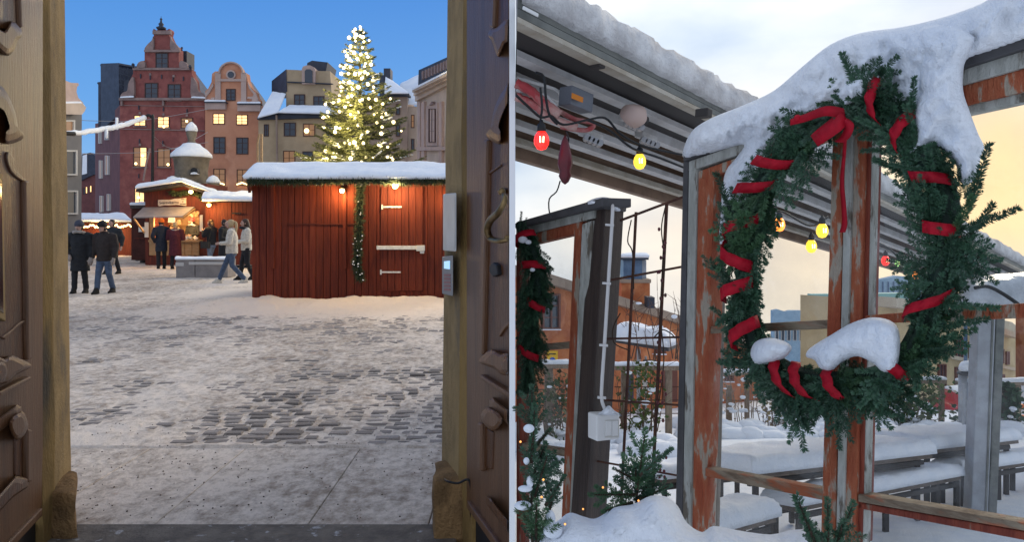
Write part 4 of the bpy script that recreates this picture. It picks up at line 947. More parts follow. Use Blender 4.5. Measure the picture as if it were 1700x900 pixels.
for px, py, w_ in ((287, 305, 13), (354, 304, 11)):
    p = V(px, py, WD - .9); MB().lathe((p.x, p.y, 0), [(w_ * k_ * .8, 0), (w_ * k_ * .8, p.z)], 12).build('basin_post', 'stone_well', we); MB().lathe(p, [(w_ * k_, 0), (w_ * k_ * .95, .12), (w_ * k_ * .6, .30), (w_ * k_ * .15, .38)], 14).build('basin_snow', 'snow', we, True)
# granite bench
bp = [G(292, 463), G(323, 464), G(377, 458)]; bn = thing('stone_bench', 'grey granite block bench with snow on top in front of the stall', 'bench', G(334, 462))
bd = 23.4; 
def bblock(x0, x1, y0, y1, d, th, nm, mat, ex=0): return pxbox(MB(), x0, x1, y0, y1, d, th).build(nm, mat, bn, bevel=.015)
bblock(292, 323, 431, 463, bd, .7, 'block', 'granite'); bblock(324, 378, 431, 461, bd + .02, .7, 'block', 'granite'); bblock(313, 372, 435, 440, bd - .015, .05, 'inlay', 'granite_light'); bblock(291, 305, 436, 442, bd - .012, .04, 'inlay', 'granite_light')
snow_slab([V(291, 431, bd - .03), V(379, 431, bd - .02), V(379, 428.5, bd + .75), V(291, 428.5, bd + .75)], .06, .06, 'snow_cover', bn, 24, 6, .012, 3, hang=.02)
# lamp post with snowy garland, thin wires
lp = thing('hook_pole', 'tall dark hooked pole rising behind the lit stall', 'pole', V(253, 380, 35) * Vector((1, 1, 0)))
MB().tube([V(253, 380, 35) * Vector((1, 1, 0))] + cat_smooth([V(253, 300, 35), V(254, 200, 35), V(251, 194, 35), V(246, 191, 35), V(240, 195, 35)], 5), [.07] * 22, 8).build('shaft', 'black_iron', lp, True) if 0 else MB().tube([V(253, 380, 35) * Vector((1, 1, 0))] + cat_smooth([V(253, 300, 35), V(254, 200, 35), V(251, 194, 35), V(246, 191, 35), V(240, 195, 35)], 5), .07, 8).build('shaft', 'black_iron', lp, True)
sg = thing('snowy_garland', 'snow laden garland strung from the left jamb to the hooked pole', 'garland', V(180, 222, 34))
pp = cat_smooth([V(100, 219, 30), V(130, 220, 31), V(160, 216, 32.2), V(190, 211, 33.2), V(215, 204, 34), V(240, 195, 34.9)], 6); m = MB(); m.tube([p + Vector((0, 0, .04 * frac(p.x, p.y, 0, 3))) for p in pp], [.07 + .05 * min(1, k / 10) + .03 * frac(k * .7, 0) for k in range(len(pp))], 10); m.build('snow_rope', 'snow', sg, True)
m = MB()
for px, y0, y1, d in ((194, 195, 215, 33.3), (177, 214, 229, 32.6)): m.tube([V(px, y0, d), V(px, y1, d)], .06, 7)
m.build('hanging_light', 'snow', sg, True); m = MB().tube([V(108, 221, 29.9), V(124, 222, 30.3)], .09, 8); m.build('cord_end', 'black_iron', sg)
m = MB().tube([V(238, 300, 34.5), V(243, 270, 34.5), V(249, 246, 34.5)], .045, 6); tag(m.build('leaning_stick', 'sand_trim'), 'pale thin stick leaning beside the hooked pole', 'stick')
for k, (a, b, c_) in enumerate((((100, 198, 40), (230, 200, 44), (345, 181, 50)), ((100, 255, 40), (250, 252, 44), (345, 236, 50)), ((254, 225, 35), (290, 246, 42), (345, 219, 50)))):
    tag(MB().tube(cat_smooth([V(*a), V(*b), V(*c_)], 8), .015, 4).build('overhead_wire', 'steel'), ['thin overhead wire crossing the red brick house at its upper windows', 'thin overhead wire crossing the red brick house at its lower windows', 'thin overhead wire from the hooked pole to the orange house'][k], 'wire')
m = MB().tube([V(428, 300, 26), V(427, 240, 26), V(430, 222, 26)], .03, 6).tube([V(434, 280, 26), V(434, 222, 26)], .05, 6); tag(m.build('roof_stake', 'wood_pale'), 'two slim stakes standing behind the left end of the red hut', 'stake')

# ---------------------------------------------------------------- the lit fir tree
TD = 33.0; tb = V(597, 380, TD); tip = V(598, 44, TD); tree = thing('fir_tree', 'tall fir tree hung with warm lights behind the red hut', 'tree', (tb.x, TD, 0))
MB().tube([(tb.x, TD, 0), (tb.x, TD, tip.z * .5), tip], [.16, .10, .012], 8).build('trunk', 'twig', tree)
rr = random.Random(33); cm, sn = MB(), MB(); bulbs = []
def spray(m, p, d, L_, n, nl, nw, r):
    side = d.cross(Vector((0, 0, 1)))
    if side.length < .1: side = Vector((1, 0, 0))
    side.normalize()
    for k in range(n):
        t = r.random(); a = p + d * L_ * t; s = r.choice((-1, 1)); v = (d * r.uniform(.3, 1.1) + side * s * r.uniform(.2, 1.0) + Vector((0, 0, r.uniform(-.35, .45)))).normalized()
        q = v.cross(Vector((r.gauss(0, 1), r.gauss(0, 1), r.gauss(0, 1)))); q.normalize(); q *= nw
        m.add([a - q, a + q, a + v * nl * (1.25 - .5 * t) * r.uniform(.7, 1.2)], [(0, 1, 2)])
H = tip.z; z = H - .35; ang = 0
while z > 3.6:
    R = .12 + (H - z) * .36 * (1 + .12 * math.sin(z * 2.1)); nb = max(5, int(6 + (H - z) * .9))
    for k in range(nb):
        a = ang + 2 * math.pi * k / nb + rr.uniform(-.25, .25); L_ = R * rr.uniform(.78, 1.18); up = .30 - .06 * (H - z) / 3 + rr.uniform(-.12, .12)
        d = Vector((math.cos(a), math.sin(a), up)).normalized(); p0 = Vector((tb.x, TD, z + rr.uniform(-.12, .12))); p1 = p0 + d * L_ * .6; d2 = (d + Vector((0, 0, .22))).normalized()
        if d.y < .45:
            cm.tube([p0, p1, p1 + d2 * L_ * .4], [.02, .014, .004], 4)
            for j in range(max(4, int(L_ * 7))):
                t = .12 + .88 * (j + rr.random()) / max(4, int(L_ * 7)); q = p0 + d * L_ * .6 * min(t / .6, 1) + d2 * L_ * .4 * max(0, (t - .6) / .4)
                for s in (-1, 1):
                    sd = Vector((-math.sin(a), math.cos(a), 0)) * s; dd = (d * .8 + sd * rr.uniform(.4, .9) + Vector((0, 0, rr.uniform(-.3, .1)))).normalized(); tl = (.10 + .34 * L_ * (1.1 - t)) * rr.uniform(.6, 1.1)
                    spray(cm, q, dd, tl, int(9 + tl * 26), .15, .014, rr)
            spray(cm, p1, d2, L_ * .45, int(12 + L_ * 14), .15, .014, rr)
            if rr.random() < .55 and z < H - 1.2:
                t0 = rr.uniform(.35, .75)
                for j in range(5):
                    q = p0 + d * L_ * (t0 + j * .07) + Vector((0, 0, .06)); sn.sphere(q, (rr.uniform(.03, .10), rr.uniform(.03, .10), rr.uniform(.02, .045)), 6, 4)
            if d.y < .15 and rr.random() < .95: bulbs.append(p0 + d * L_ * rr.uniform(.55, 1.0) + Vector((0, -.14, .04)))
    z -= rr.uniform(.20, .26); ang += 1.1
cm.build('crown', 'needle_far', tree, fixn=False); sn.build('branch_snow', 'snow', tree, True)['kind'] = 'stuff'
tl = thing('tree_lights', 'warm white light bulbs strung over the tall fir tree', 'string lights', (tb.x, TD - .5, 3.4))
for p in bulbs + [tip, tip - Vector((.1, .1, .45)), V(591, 92, TD - .3), V(580, 97, TD - .3), V(583, 101, TD - .4), V(570, 112, TD - .5), V(576, 92, TD - .3)]: MB().sphere(p, rr.choice((.045, .055, .065, .085)), 10, 7).build('bulb', 'bulb_tree', tl, True)
for k in range(6):
    plight(Vector((tb.x + rr.uniform(-1, 1) * (.4 + .25 * k), TD - 1.4 - k * .32, H - 1.6 - k * 1.0)), 190, (1, .78, .40), .3, tl)

# ---------------------------------------------------------------- people
def person(label, px, feet, hpx, face, coat, legs, hat=None, hair='hair_dark', coat_len=.82, arms='down', stride=.06, glove=None, collar=None, bag=False, pony=False, fat=1.0, gy=None, headtilt=0, sole='boots', hood=False, coat_cut=None):
    d = GY(feet); base = G(px, feet); H_ = hpx * d / F; s = H_ / 1.76
    t = thing('person', label, 'person', base); Mx = Matrix.Translation(base) @ Matrix.Rotation(math.radians(face), 4, 'Z') @ Matrix.Scale(s, 4)
    r = random.Random(int(px * 7)); fit = lambda me: (me.transform(Mx), me)[1]
    sh, el, wr = {}, {}, {}
    for q in (-1, 1):
        sh[q] = Vector((.185 * q * fat, 0, 1.42))
        a = arms if isinstance(arms, str) else arms[0 if q < 0 else 1]
        if a == 'down': el[q] = Vector((.245 * q * fat, .02, 1.13)); wr[q] = Vector((.25 * q * fat, -.07, .87))
        elif a == 'front': el[q] = Vector((.25 * q * fat, -.02, 1.12)); wr[q] = Vector((.10 * q, -.28, 1.10))
        elif a == 'pocket': el[q] = Vector((.29 * q * fat, .06, 1.13)); wr[q] = Vector((.19 * q * fat, -.10, .94))
        elif a == 'swing': el[q] = Vector((.24 * q * fat, .10 * q, 1.14)); wr[q] = Vector((.25 * q * fat, .14 * q - .10, .90))
        elif a == 'up': el[q] = Vector((.25 * q * fat, -.12, 1.16)); wr[q] = Vector((.12 * q, -.26, 1.34))
    hip = {q: Vector((.09 * q, 0, .90)) for q in (-1, 1)}; ank = {q: Vector((.10 * q, stride * q * 1.6, .09)) for q in (-1, 1)}; knee = {q: Vector((.10 * q, stride * q * .5 - abs(stride) * .35 - .01, .50)) for q in (-1, 1)}
    tl_ = Vector((0, -.03 - .05 * headtilt, 0)); hc = Vector((0, -.02, 1.63)) + tl_
    b = MB(); b.loft([((0, 0, .86), .15, .10), ((0, 0, 1.0), .15, .105), ((0, 0, 1.2), .155, .11), ((0, 0, 1.38), .17, .10), ((0, 0, 1.45), .10, .07)])
    b.tube([(0, .01, 1.42), (0, -.01, 1.56)], .055, 10); b.sphere(hc, (.077, .097, .115), 16, 12); b.sphere(hc + Vector((0, -.03, -.07)), (.052, .058, .05), 12, 8)
    b.tube([hc + Vector((0, -.090, .015)), hc + Vector((0, -.118, -.022)), hc + Vector((0, -.095, -.03))], [.010, .016, .012], 8)
    for q in (-1, 1):
        b.sphere(hc + Vector((.078 * q, .01, -.01)), (.012, .02, .03), 8, 6); b.tube([sh[q], el[q], wr[q]], [.055, .042, .030], 8); b.tube([hip[q], knee[q], ank[q]], [.085, .058, .04], 8)
        b.tube([ank[q], ank[q] + Vector((0, -.10, -.04))], [.04, .035], 8)
        hd_ = (wr[q] - el[q]).normalized(); sd = hd_.cross(Vector((0, 1, 0))); sd = sd.normalized() if sd.length > .1 else Vector((1, 0, 0)); pl_ = wr[q] + hd_ * .08
        b.tube([wr[q], pl_], [.028, .036], 8)
        for f in range(4): o_ = sd * (f - 1.5) * .021; b.tube([pl_ + o_ * .8, pl_ + o_ + hd_ * .04 + Vector((0, -.01, 0)), pl_ + o_ + hd_ * (.065 + .012 * (1 - abs(f - 1.4))) + Vector((0, -.028, 0))], [.011, .010, .008], 6)
        b.tube([wr[q] + hd_ * .02, wr[q] + hd_ * .05 - sd * .035 * q + Vector((0, -.02, 0)), wr[q] + hd_ * .085 - sd * .04 * q + Vector((0, -.03, 0))], [.013, .011, .009], 6)
    link('body', fit(remesh(b, .011, 'body')), 'skin', t)
    e_ = MB()
    for q in (-1, 1): e_.sphere(hc + Vector((.031 * q, -.088, .012)), (.012, .008, .008), 8, 6)
    e_.sphere(hc + Vector((0, -.088, -.062)), (.024, .010, .007), 8, 6); link('eyes_and_mouth', fit(e_.mesh('eyes_and_mouth', True)), 'hair_dark', t)
    cz = coat_len; c_ = MB(); fl = .20 if cz < .7 else .175
    c_.loft([((0, .0, cz), fl * fat, .145 * fat), ((0, 0, cz + .12), (fl - .005) * fat, .14 * fat), ((0, 0, 1.06), .175 * fat, .135 * fat), ((0, 0, 1.25), .195 * fat, .14 * fat), ((0, 0, 1.40), .19 * fat, .12), ((0, 0, 1.47), .12, .095), ((0, 0, 1.52), .085, .085)], 18)
    for q in (-1, 1): c_.tube([sh[q] + Vector((-.05 * q, 0, .0)), sh[q], el[q], wr[q]], [.085 * fat, .088 * fat, .072 * fat, .056], 10)
    me = remesh(c_, .018, 'coat')
    for v in me.vertices: v.co += Vector((noise.noise(v.co * 11), noise.noise(v.co * 11 + Vector((7, 0, 0))), 0)) * .010 + v.co.normalized() * 0
    link('coat', fit(me), coat, t)
    g_ = MB(); g_.loft([((0, 0, .76), .17, .12), ((0, 0, .9), .17, .125), ((0, 0, 1.0), .16, .12)], 16)
    for q in (-1, 1): g_.tube([hip[q] + Vector((0, 0, .02)), (hip[q] + knee[q]) / 2, knee[q], ank[q] + Vector((0, .01, .02))], [.105, .088, .072, .064], 10)
    me = remesh(g_, .016, 'trousers')
    for v in me.vertices: v.co += Vector((noise.noise(v.co * 14), noise.noise(v.co * 14 + Vector((7, 0, 0))), 0)) * .008
    link('trousers', fit(me), legs, t)
    for q in (-1, 1):
        f_ = MB(); a = ank[q]; lift = 0; f_.loft([((a.x, a.y - .045, .0), .052, .135), ((a.x, a.y - .045, .045), .052, .135), ((a.x, a.y - .02, .08), .048, .10), ((a.x, a.y + .01, .16), .056, .062)], 12); link('shoe', fit(f_.mesh('shoe', True)), sole, t)
        if glove:
            hd_ = (wr[q] - el[q]).normalized(); f_ = MB().tube([wr[q] - hd_ * .03, wr[q] + hd_ * .02, wr[q] + hd_ * .10, wr[q] + hd_ * .18], [.045, .047, .056, .03], 10, .7); f_.tube([wr[q] + hd_ * .04, wr[q] + hd_ * .09 + Vector((-.05 * q, -.03, 0))], [.022, .018], 8); link('mitten', fit(f_.mesh('mitten', True)), glove, t)
    if hat:
        f_ = MB(); f_.loft([(hc + Vector((0, .012, z_)), rx, ry) for z_, rx, ry in ((.0, .098, .122), (.05, .102, .126), (.09, .096, .118), (.13, .07, .085), (.16, .02, .025))], 16); link('beanie', fit(f_.mesh('beanie', True)), hat, t)
    f_ = MB(); f_.loft([(hc + Vector((0, .022, z_)), rx, ry) for z_, rx, ry in ((-.09, .062, .060), (-.04, .084, .088), (.02, .087, .098), (.07, .082, .096), (.105, .06, .075), (.125, .02, .03))[:3 if hat else 6]], 14)
    if pony: f_.tube(cat_smooth([hc + Vector((0, .10, .06)), hc + Vector((0, .15, .03)), hc + Vector((0, .165, -.10)), hc + Vector((0, .14, -.24))], 4), [.026 + .012 * math.sin(k / 12 * 3.1) for k in range(13)], 8)
    elif hair == 'hair_brown': f_.tube([hc + Vector((0, .06, .02)), hc + Vector((0, .085, -.12)), hc + Vector((0, .09, -.27))], [.07, .075, .04], 10)
    link('hair', fit(f_.mesh('hair', True)), hair, t)
    if collar:
        f_ = MB(); n_ = 20; P = [Vector((.115 * math.cos(2 * math.pi * k / n_), -.012 + .115 * math.sin(2 * math.pi * k / n_), 1.475 - .03 * math.sin(2 * math.pi * k / n_ + math.pi) * -1)) for k in range(n_ + 1)]
        f_.tube([p + Vector((0, -.025, 0)) for p in P], [.036 + .006 * math.sin(k * 2.3) for k in range(n_ + 1)], 8); link('collar', fit(f_.mesh('collar', True)), collar, t)
    if bag:
        f_ = MB().box((.24, -.04, .86), (.11, .34, .24)); f_.tube([(.24, .08, .98), (.10, .10, 1.40), (-.10, .02, 1.48)], .012, 5); link('shoulder_bag', fit(f_.mesh('shoulder_bag')), 'bag', t)
    return t
person('person in long black coat with pale fur collar and grey beanie at far left', 133, 488, 121, 4, 'coat_black', 'trousers', 'beanie_grey', 'hair_dark', .55, ('pocket', 'down'), .05, 'mitten', 'fur', fat=1.10)
person('person in brown jacket, black beanie and jeans looking down, second from left', 174, 488, 120, -6, 'coat_brown', 'jeans', 'beanie_black', 'hair_dark', .80, 'down', .10, 'mitten', None, fat=1.12, headtilt=1)
person('bareheaded person in dark grey jacket walking behind the couple at left', 187, 456, 92, -10, 'coat_grey', 'trousers', None, 'hair_dark', .80, 'swing', .10, None, None, fat=1.12)
person('person in orange beanie and navy coat waiting at the lit stall', 268, 447, 84, 215, 'coat_navy', 'trousers', 'hat_orange', 'hair_dark', .62, ('front', 'pocket'), .03)
person('person in maroon coat seen from behind at the lit stall', 291, 447, 79, 185, 'coat_maroon', 'trousers', None, 'hair_blond', .50, 'front', .03, fat=1.15, collar='fur')
person('brown haired person in black jacket with shoulder bag behind the stone bench', 351, 447, 83, 250, 'coat_black', 'jeans_light', None, 'hair_brown', .85, 'up', .14, bag=True)
person('person all in black standing behind the blond person', 371, 452, 88, 90, 'coat_black', 'trousers', None, 'hair_dark', .55, 'front', .05, fat=1.05)
person('blond person with ponytail in cream puffer jacket and jeans walking left', 385, 471, 107, -78, 'coat_white', 'jeans', None, 'hair_blond', .82, 'front', .22, pony=True, fat=1.12, sole='coat_white')
person('person in white top and dark trousers half hidden by the hut', 409, 466, 103, -60, 'coat_white', 'trousers', None, 'hair_brown', .86, 'front', .10, None, 'coat_black', fat=1.05)
person('stall keeper in dark vest behind the lit counter', 320, 438, 76, -8, 'apron', 'trousers', 'santa_red', 'hair_dark', .80, 'front', .02, None, 'shirt_cream').location.y += 0

# =====================================================================  RIGHT: the winter terrace, on ground falling away from the camera
KS, Z0 = 220.0 / F, -0.2
def SZ(y): return Z0 - KS * y
def RS(px, py, h=0.0):
    return V(px, py, (1.8 - h) / ((py - CY) / F - KS))
m = MB(); ROW2 = []; y = 1.0
while y < 260: ROW2.append(y); y *= 1.035
NX = 90
for y in ROW2:
    for i in range(NX + 1):
        x = .014 + i / NX * y * 1.1; m.v.append(Vector((x, y, SZ(y) + .03 * frac(x, y, 0, 1.2) + .06 * frac(x, y, 4, .35))))
m.f = [(j * (NX + 1) + i, j * (NX + 1) + i + 1, (j + 1) * (NX + 1) + i + 1, (j + 1) * (NX + 1) + i) for j in range(len(ROW2) - 1) for i in range(NX)]
struct(m.build('terrace_ground', 'snow', smooth=True, fixn=False), label='snow covered terrace ground falling away')

# ---------------------------------------------------------------- awning along the terrace
AD = Vector((.958, 1, -.1833)); AN = Vector((-.722, .692, 0))
def along(p, L_):
    p = Vector(p); s = max(0, (.016 - p.x) / AD.x); a = p + AD * s; return a, a + AD * L_
def rail(m, d, y0, y1, th, L_=16.0, lift=0.0):
    """a long member: face between rows y0,y1 (at the wall), running away along the awning; th = thickness away from us"""
    P = []
    for end in (0, 1):
        q = []
        for y, o in ((y1, 0), (y1, 1), (y0, 1), (y0, 0)):
            b = V(855.5, y, d) + AN * th * o; q.append(along(b, L_)[end])
        P.append(q)
    m.hexa(P[0], P[1]); return m
aw = thing('awning', 'long grey patio awning cassette carrying snow across the upper left', 'awning', V(900, 120, 2.4))
for nm, d, y0, y1, th, mt in (('cassette', 2.20, -6, 10, .30, 'awn_green'), ('cassette_front', 2.195, 11, 24, .02, 'awn_green'), ('cassette_lip', 2.17, 25, 34, .05, 'awn_cream'), ('cassette_floor', 2.24, 30, 34, .5, 'awn_dark'), ('blue_board', 2.50, 46, 80, .03, 'awn_blue'),
                              ('board_edge', 2.47, 80, 91, .06, 'awn_white'), ('recess_board', 2.82, 84, 116, .03, 'awn_dark'), ('light_rail', 2.74, 117, 138, .05, 'awn_white'), ('soffit_board', 3.05, 120, 168, .03, 'awn_brown'), ('arm_rail', 2.96, 165, 176, .06, 'awn_white'), ('soffit_board', 3.45, 160, 205, .03, 'awn_brown'),
                              ('arm_rail', 3.30, 196, 206, .07, 'awn_white'), ('rear_beam', 3.75, 195, 236, .05, 'awn_brown'), ('cream_beam', 3.70, 226, 236, .06, 'awn_cream'), ('rear_beam', 4.05, 228, 262, .06, 'awn_brown'), ('roof_sheet', 2.5, -8, -4, 2.0, 'awn_dark')):
    rail(MB(), d, y0, y1, th).build(nm, mt, aw)
m = MB(); n_ = 260; prof = [(-.03, -.005), (-.035, .05), (-.015, .10), (.03, .135), (.10, .15), (.20, .14), (.28, .10), (.31, 0)]
for k in range(n_ + 1):
    L_ = 16 * (k / n_) ** 1.8
    for o, h in prof:
        b, e = along(V(855.5, -5, 2.19) + AN * o, L_); q = e; w = 1 if o < 0.25 and h > 0 else .3
        f = frac(q.x, q.y, q.z + h * 3, 6) * .012 + frac(q.x, q.y, h * 2, 22) * .010
        m.v.append(q + Vector((0, 0, h + f * w)) - AN * (f * w))
pn = len(prof)
for k in range(n_):
    for j in range(pn - 1): m.f.append((k * pn + j, k * pn + j + 1, (k + 1) * pn + j + 1, (k + 1) * pn + j))
    m.f.append((k * pn + pn - 1, k * pn, (k + 1) * pn, (k + 1) * pn + pn - 1))
m.f.append(tuple(range(pn))); m.build('awning_snow', 'snow_dirty', aw, True)
def abox(px, py, d, along_, hgt, th, mat, nm, parent, bev=.004):
    p = V(px, py, d); a = AD.normalized(); return MB().beam(p, p + a * along_, th, hgt, (0, 0, 1)).build(nm, mat, parent, bevel=bev)
abox(868, 12, 2.18, .07, .012, .006, 'plastic_white', 'maker_plate', aw)
for px, py in ((986, 104), (1164, 186)): abox(px, py, 2.50, .035, .03, .05, 'awn_dark', 'joint_gap', aw)
br = abox(938, 158, 2.62, .13, .07, .06, 'awn_blue', 'bracket', aw); lb_ = abox(949, 158, 2.57, .065, .020, .004, 'label_orange', 'label', br)
for px, py, d in ((966, 218, 2.9), (1034, 192, 2.9), (1060, 222, 3.2)):
    a = abox(px, py, d, .12, .03, .05, 'awn_white', 'arm_joint', aw, .008)
    m = MB()
    for j in range(4): p = V(px + 8 + j * 7, py + 11 + j * 3, d - .02); m.tube([p + Vector((0, .03, 0)), p - Vector((0, .03, 0))], .014, 8)
    m.build('chain_pins', 'steel', a)['kind'] = 'stuff'
cp = thing('cup_lamp', 'pinkish white bell shaped lamp clipped under the awning', 'lamp', V(1058, 196, 2.75)); a = AD.normalized(); p = V(1040, 186, 2.75)
m = MB().tube([p, p + a * .03, p + a * .07, p + a * .10], [.030, .040, .046, .028], 14); m.build('bell', 'pale_trim', cp, True); MB().tube([p + a * .10, p + a * .13], [.018, .018], 10).build('plug', 'cable', cp)
cl_ = thing('folded_cloth', 'folded red and white cloth bundle hanging under the awning', 'cloth', V(900, 170, 2.6))
for k, (pts, w_, mt) in enumerate(((((857, 138), (880, 150), (905, 172), (930, 190)), .035, 'cloth_red'), (((857, 160), (890, 176), (915, 196), (958, 212)), .030, 'cloth_red'), (((857, 150), (885, 158), (905, 160), (925, 182)), .020, 'plastic_white'), (((920, 178), (950, 196), (985, 205), (972, 216), (930, 210)), .018, 'cloth_red'), (((857, 128), (890, 138), (925, 150), (932, 168)), .012, 'plastic_white'))):
    P = cat_smooth([V(x, y, 2.56 + .03 * k) for x, y in pts], 6); MB().tube(P, [w_ * (1 + .3 * frac(i * .8, k)) for i in range(len(P))], 8, .5).build('fold', mt, cl_, True)
# party light string: cable + coloured bulbs
ls = thing('light_string', 'black cable of coloured party bulbs under the awning', 'string lights', V(1000, 215, 2.5))
for P in (((857, 158), (876, 176), (897, 194), (915, 193), (930, 205), (945, 206), (975, 199), (1005, 196), (1030, 222), (1062, 240), (1100, 250), (1140, 258)), ((890, 120), (903, 128), (906, 160), (912, 190), (925, 206)), ((975, 199), (1010, 215), (1050, 246), (1095, 262), (1140, 280)), ((897, 145), (900, 178), (897, 200)), ((1140, 258), (1200, 300), (1260, 345), (1300, 352), (1345, 375), (1375, 360)), ((1455, 402), (1475, 412), (1500, 435), (1530, 455), (1560, 460))):
    MB().tube(cat_smooth([V(x, y, 2.35 + (x - 857) * .0016) for x, y in P], 6), .0045, 6).build('cable', 'cable', ls, True)
def bulb(px, py, d, r, mat, label, hang=1.0):
    p = V(px, py, d); t = thing('party_bulb', label, 'light bulb', p - Vector((0, 0, r)), 'coloured party bulbs')
    MB().lathe(p, [(.001, -r * 1.25), (r * .55, -r * 1.1), (r * .92, -r * .5), (r * .98, 0), (r * .85, r * .6), (r * .5, r * 1.15)], 18).build('globe', mat, t, True)
    MB().lathe(p, [(r * .5, r * 1.1), (r * .55, r * 1.2), (r * .5, r * 2.0), (r * .28, r * 2.2), (r * .15, r * 2.6)], 12).build('socket', 'cable', t, True)
    for s in (-1, 1): MB().tube([p + Vector((s * r * .22, -r * .985, r * .4)), p + Vector((s * r * .18, -r * 1.0, -r * .35))], r * .07, 5).build('filament', 'filament', t)
bulb(899, 233, 2.36, .026, 'bulb_red', 'glowing red bulb under the awning at upper left'); bulb(1062, 268, 2.7, .024, 'bulb_yellow', 'glowing yellow bulb under the awning left of the window')
bulb(1294, 373, 3.1, .024, 'bulb_orange', 'orange bulb seen through the window beside the wreath'); bulb(1365, 383, 3.15, .026, 'bulb_yellow', 'upper yellow bulb seen through the window'); bulb(1347, 409, 3.2, .024, 'bulb_yellow', 'lower yellow bulb seen through the window')
bulb(1470, 433, 3.0, .017, 'bulb_red', 'red bulb seen right of the middle post'); bulb(1490, 437, 3.2, .012, 'bulb_green', 'small green bulb seen right of the middle post'); bulb(1520, 457, 3.2, .014, 'bulb_orange', 'small orange bulb half behind the right side of the wreath')
pod = thing('red_pod', 'dark red dried pod dangling below the awning', 'ornament', V(935, 300, 2.4)); p = V(938, 262, 2.4)
MB().lathe(p, [(.002, .075), (.012, .055), (.022, .01), (.026, -.02), (.018, -.045), (.022, -.06), (.012, -.08), (.002, -.088)], 9).build('pod', 'red_pod', pod, True); MB().tube(cat_smooth([V(940, 218, 2.4), V(944, 232, 2.4), V(939, 250, 2.4)], 4), .003, 5).build('thread', 'cable', pod)
m = MB().tube(cat_smooth([V(930, 300, 2.42), V(924, 318, 2.42), V(912, 330, 2.42), V(912, 352, 2.42), V(918, 360, 2.42)], 3), .0025, 5); tag(m.build('bent_wire', 'cable'), 'thin bent wire hanging under the red pod', 'wire')

# ---------------------------------------------------------------- fir sprigs
def shoot(mb, p, d, nrm, L_, n, nl, nw, r, flat=.55):
    sd = d.cross(nrm).normalized(); mb.tube([p, p + d * L_], [L_ * .018 + .003, .003], 4)
    for k in range(n):
        t = (k + r.random()) / n; a = r.uniform(0, 2 * math.pi); rad = sd * math.cos(a) + nrm * math.sin(a) * flat + nrm * .18
        rad.normalize(); v = (rad + d * r.uniform(.35, .85)).normalized(); q = p + d * L_ * t; l = nl * r.uniform(.75, 1.1) * (1 - .35 * t) * min(1, .55 + t * 3)
        s = v.cross(nrm if abs(v.dot(nrm)) < .9 else d).normalized() * nw
        mb.add([q, q + v * l * .5 + s, q + v * l, q + v * l * .5 - s], [(0, 1, 2), (0, 2, 3)])
    for k in range(10):
        v = (d + Vector((r.gauss(0, .4), r.gauss(0, .4), r.gauss(0, .25)))).normalized(); q = p + d * L_ * .96; s = v.cross(nrm).normalized() * nw; mb.add([q, q + v * nl * .4 + s, q + v * nl * .75, q + v * nl * .4 - s], [(0, 1, 2), (0, 2, 3)])
X, Y_, Zn = Vector((1, 0, 0)), Vector((0, 1, 0)), Vector((0, 0, 1))
def sprig_mesh(kind, seed, mat):
    r = random.Random(seed); mb = MB()
    if kind == 'single': shoot(mb, Vector(), X, Zn, 1.0, 340, .135, .0095, r, .8)
    else:
        shoot(mb, Vector(), X, Zn, 1.0, 240, .12, .009, r)
        for k in range(3):
            for s in (-1, 1):
                t = .10 + k * .24 + r.uniform(-.05, .05); d = (X * r.uniform(.75, 1.0) + Y_ * s * r.uniform(.55, .8) + Zn * r.uniform(-.15, .15)).normalized(); shoot(mb, X * t, d, Zn, (.56 - .12 * k) * r.uniform(.8, 1.1), 105 - 18 * k, .115, .009, r)
    me = mb.mesh('sprig', False, False); me.materials.append(MATS[mat]); return me
SINGLE = [sprig_mesh('single', k, 'needle') for k in range(3)]; FROND = [sprig_mesh('frond', 10 + k, 'needle') for k in range(4)]; LIGHT = [sprig_mesh('frond', 20 + k, 'needle_light') for k in range(2)] + [sprig_mesh('single', 30, 'needle_light')]
def sprig(me, p, d, nrm, L_, parent):
    d = d.normalized(); n2 = (nrm - d * nrm.dot(d)).normalized(); s = n2.cross(d)
    o = bpy.data.objects.new('sprig', me); COL.objects.link(o)
    o.matrix_basis = Matrix(((d.x * L_, s.x * L_, n2.x * L_, p.x), (d.y * L_, s.y * L_, n2.y * L_, p.y), (d.z * L_, s.z * L_, n2.z * L_, p.z), (0, 0, 0, 1))); attach(o, parent); return o
def strip(P, wdir, w, mat, nm, parent):
    m = MB(); 
    for i, p in enumerate(P):
        wd = wdir(i) if callable(wdir) else wdir; ww = w[i] if isinstance(w, list) else w
        m.v += [p - wd * ww / 2, p + wd * ww / 2]
    m.f = [(2 * i, 2 * i + 1, 2 * i + 3, 2 * i + 2) for i in range(len(P) - 1)]
    o = m.build(nm, mat, parent, True, fixn=False); s = o.modifiers.new('thick', 'SOLIDIFY'); s.thickness = .0015; s.offset = 0; return o

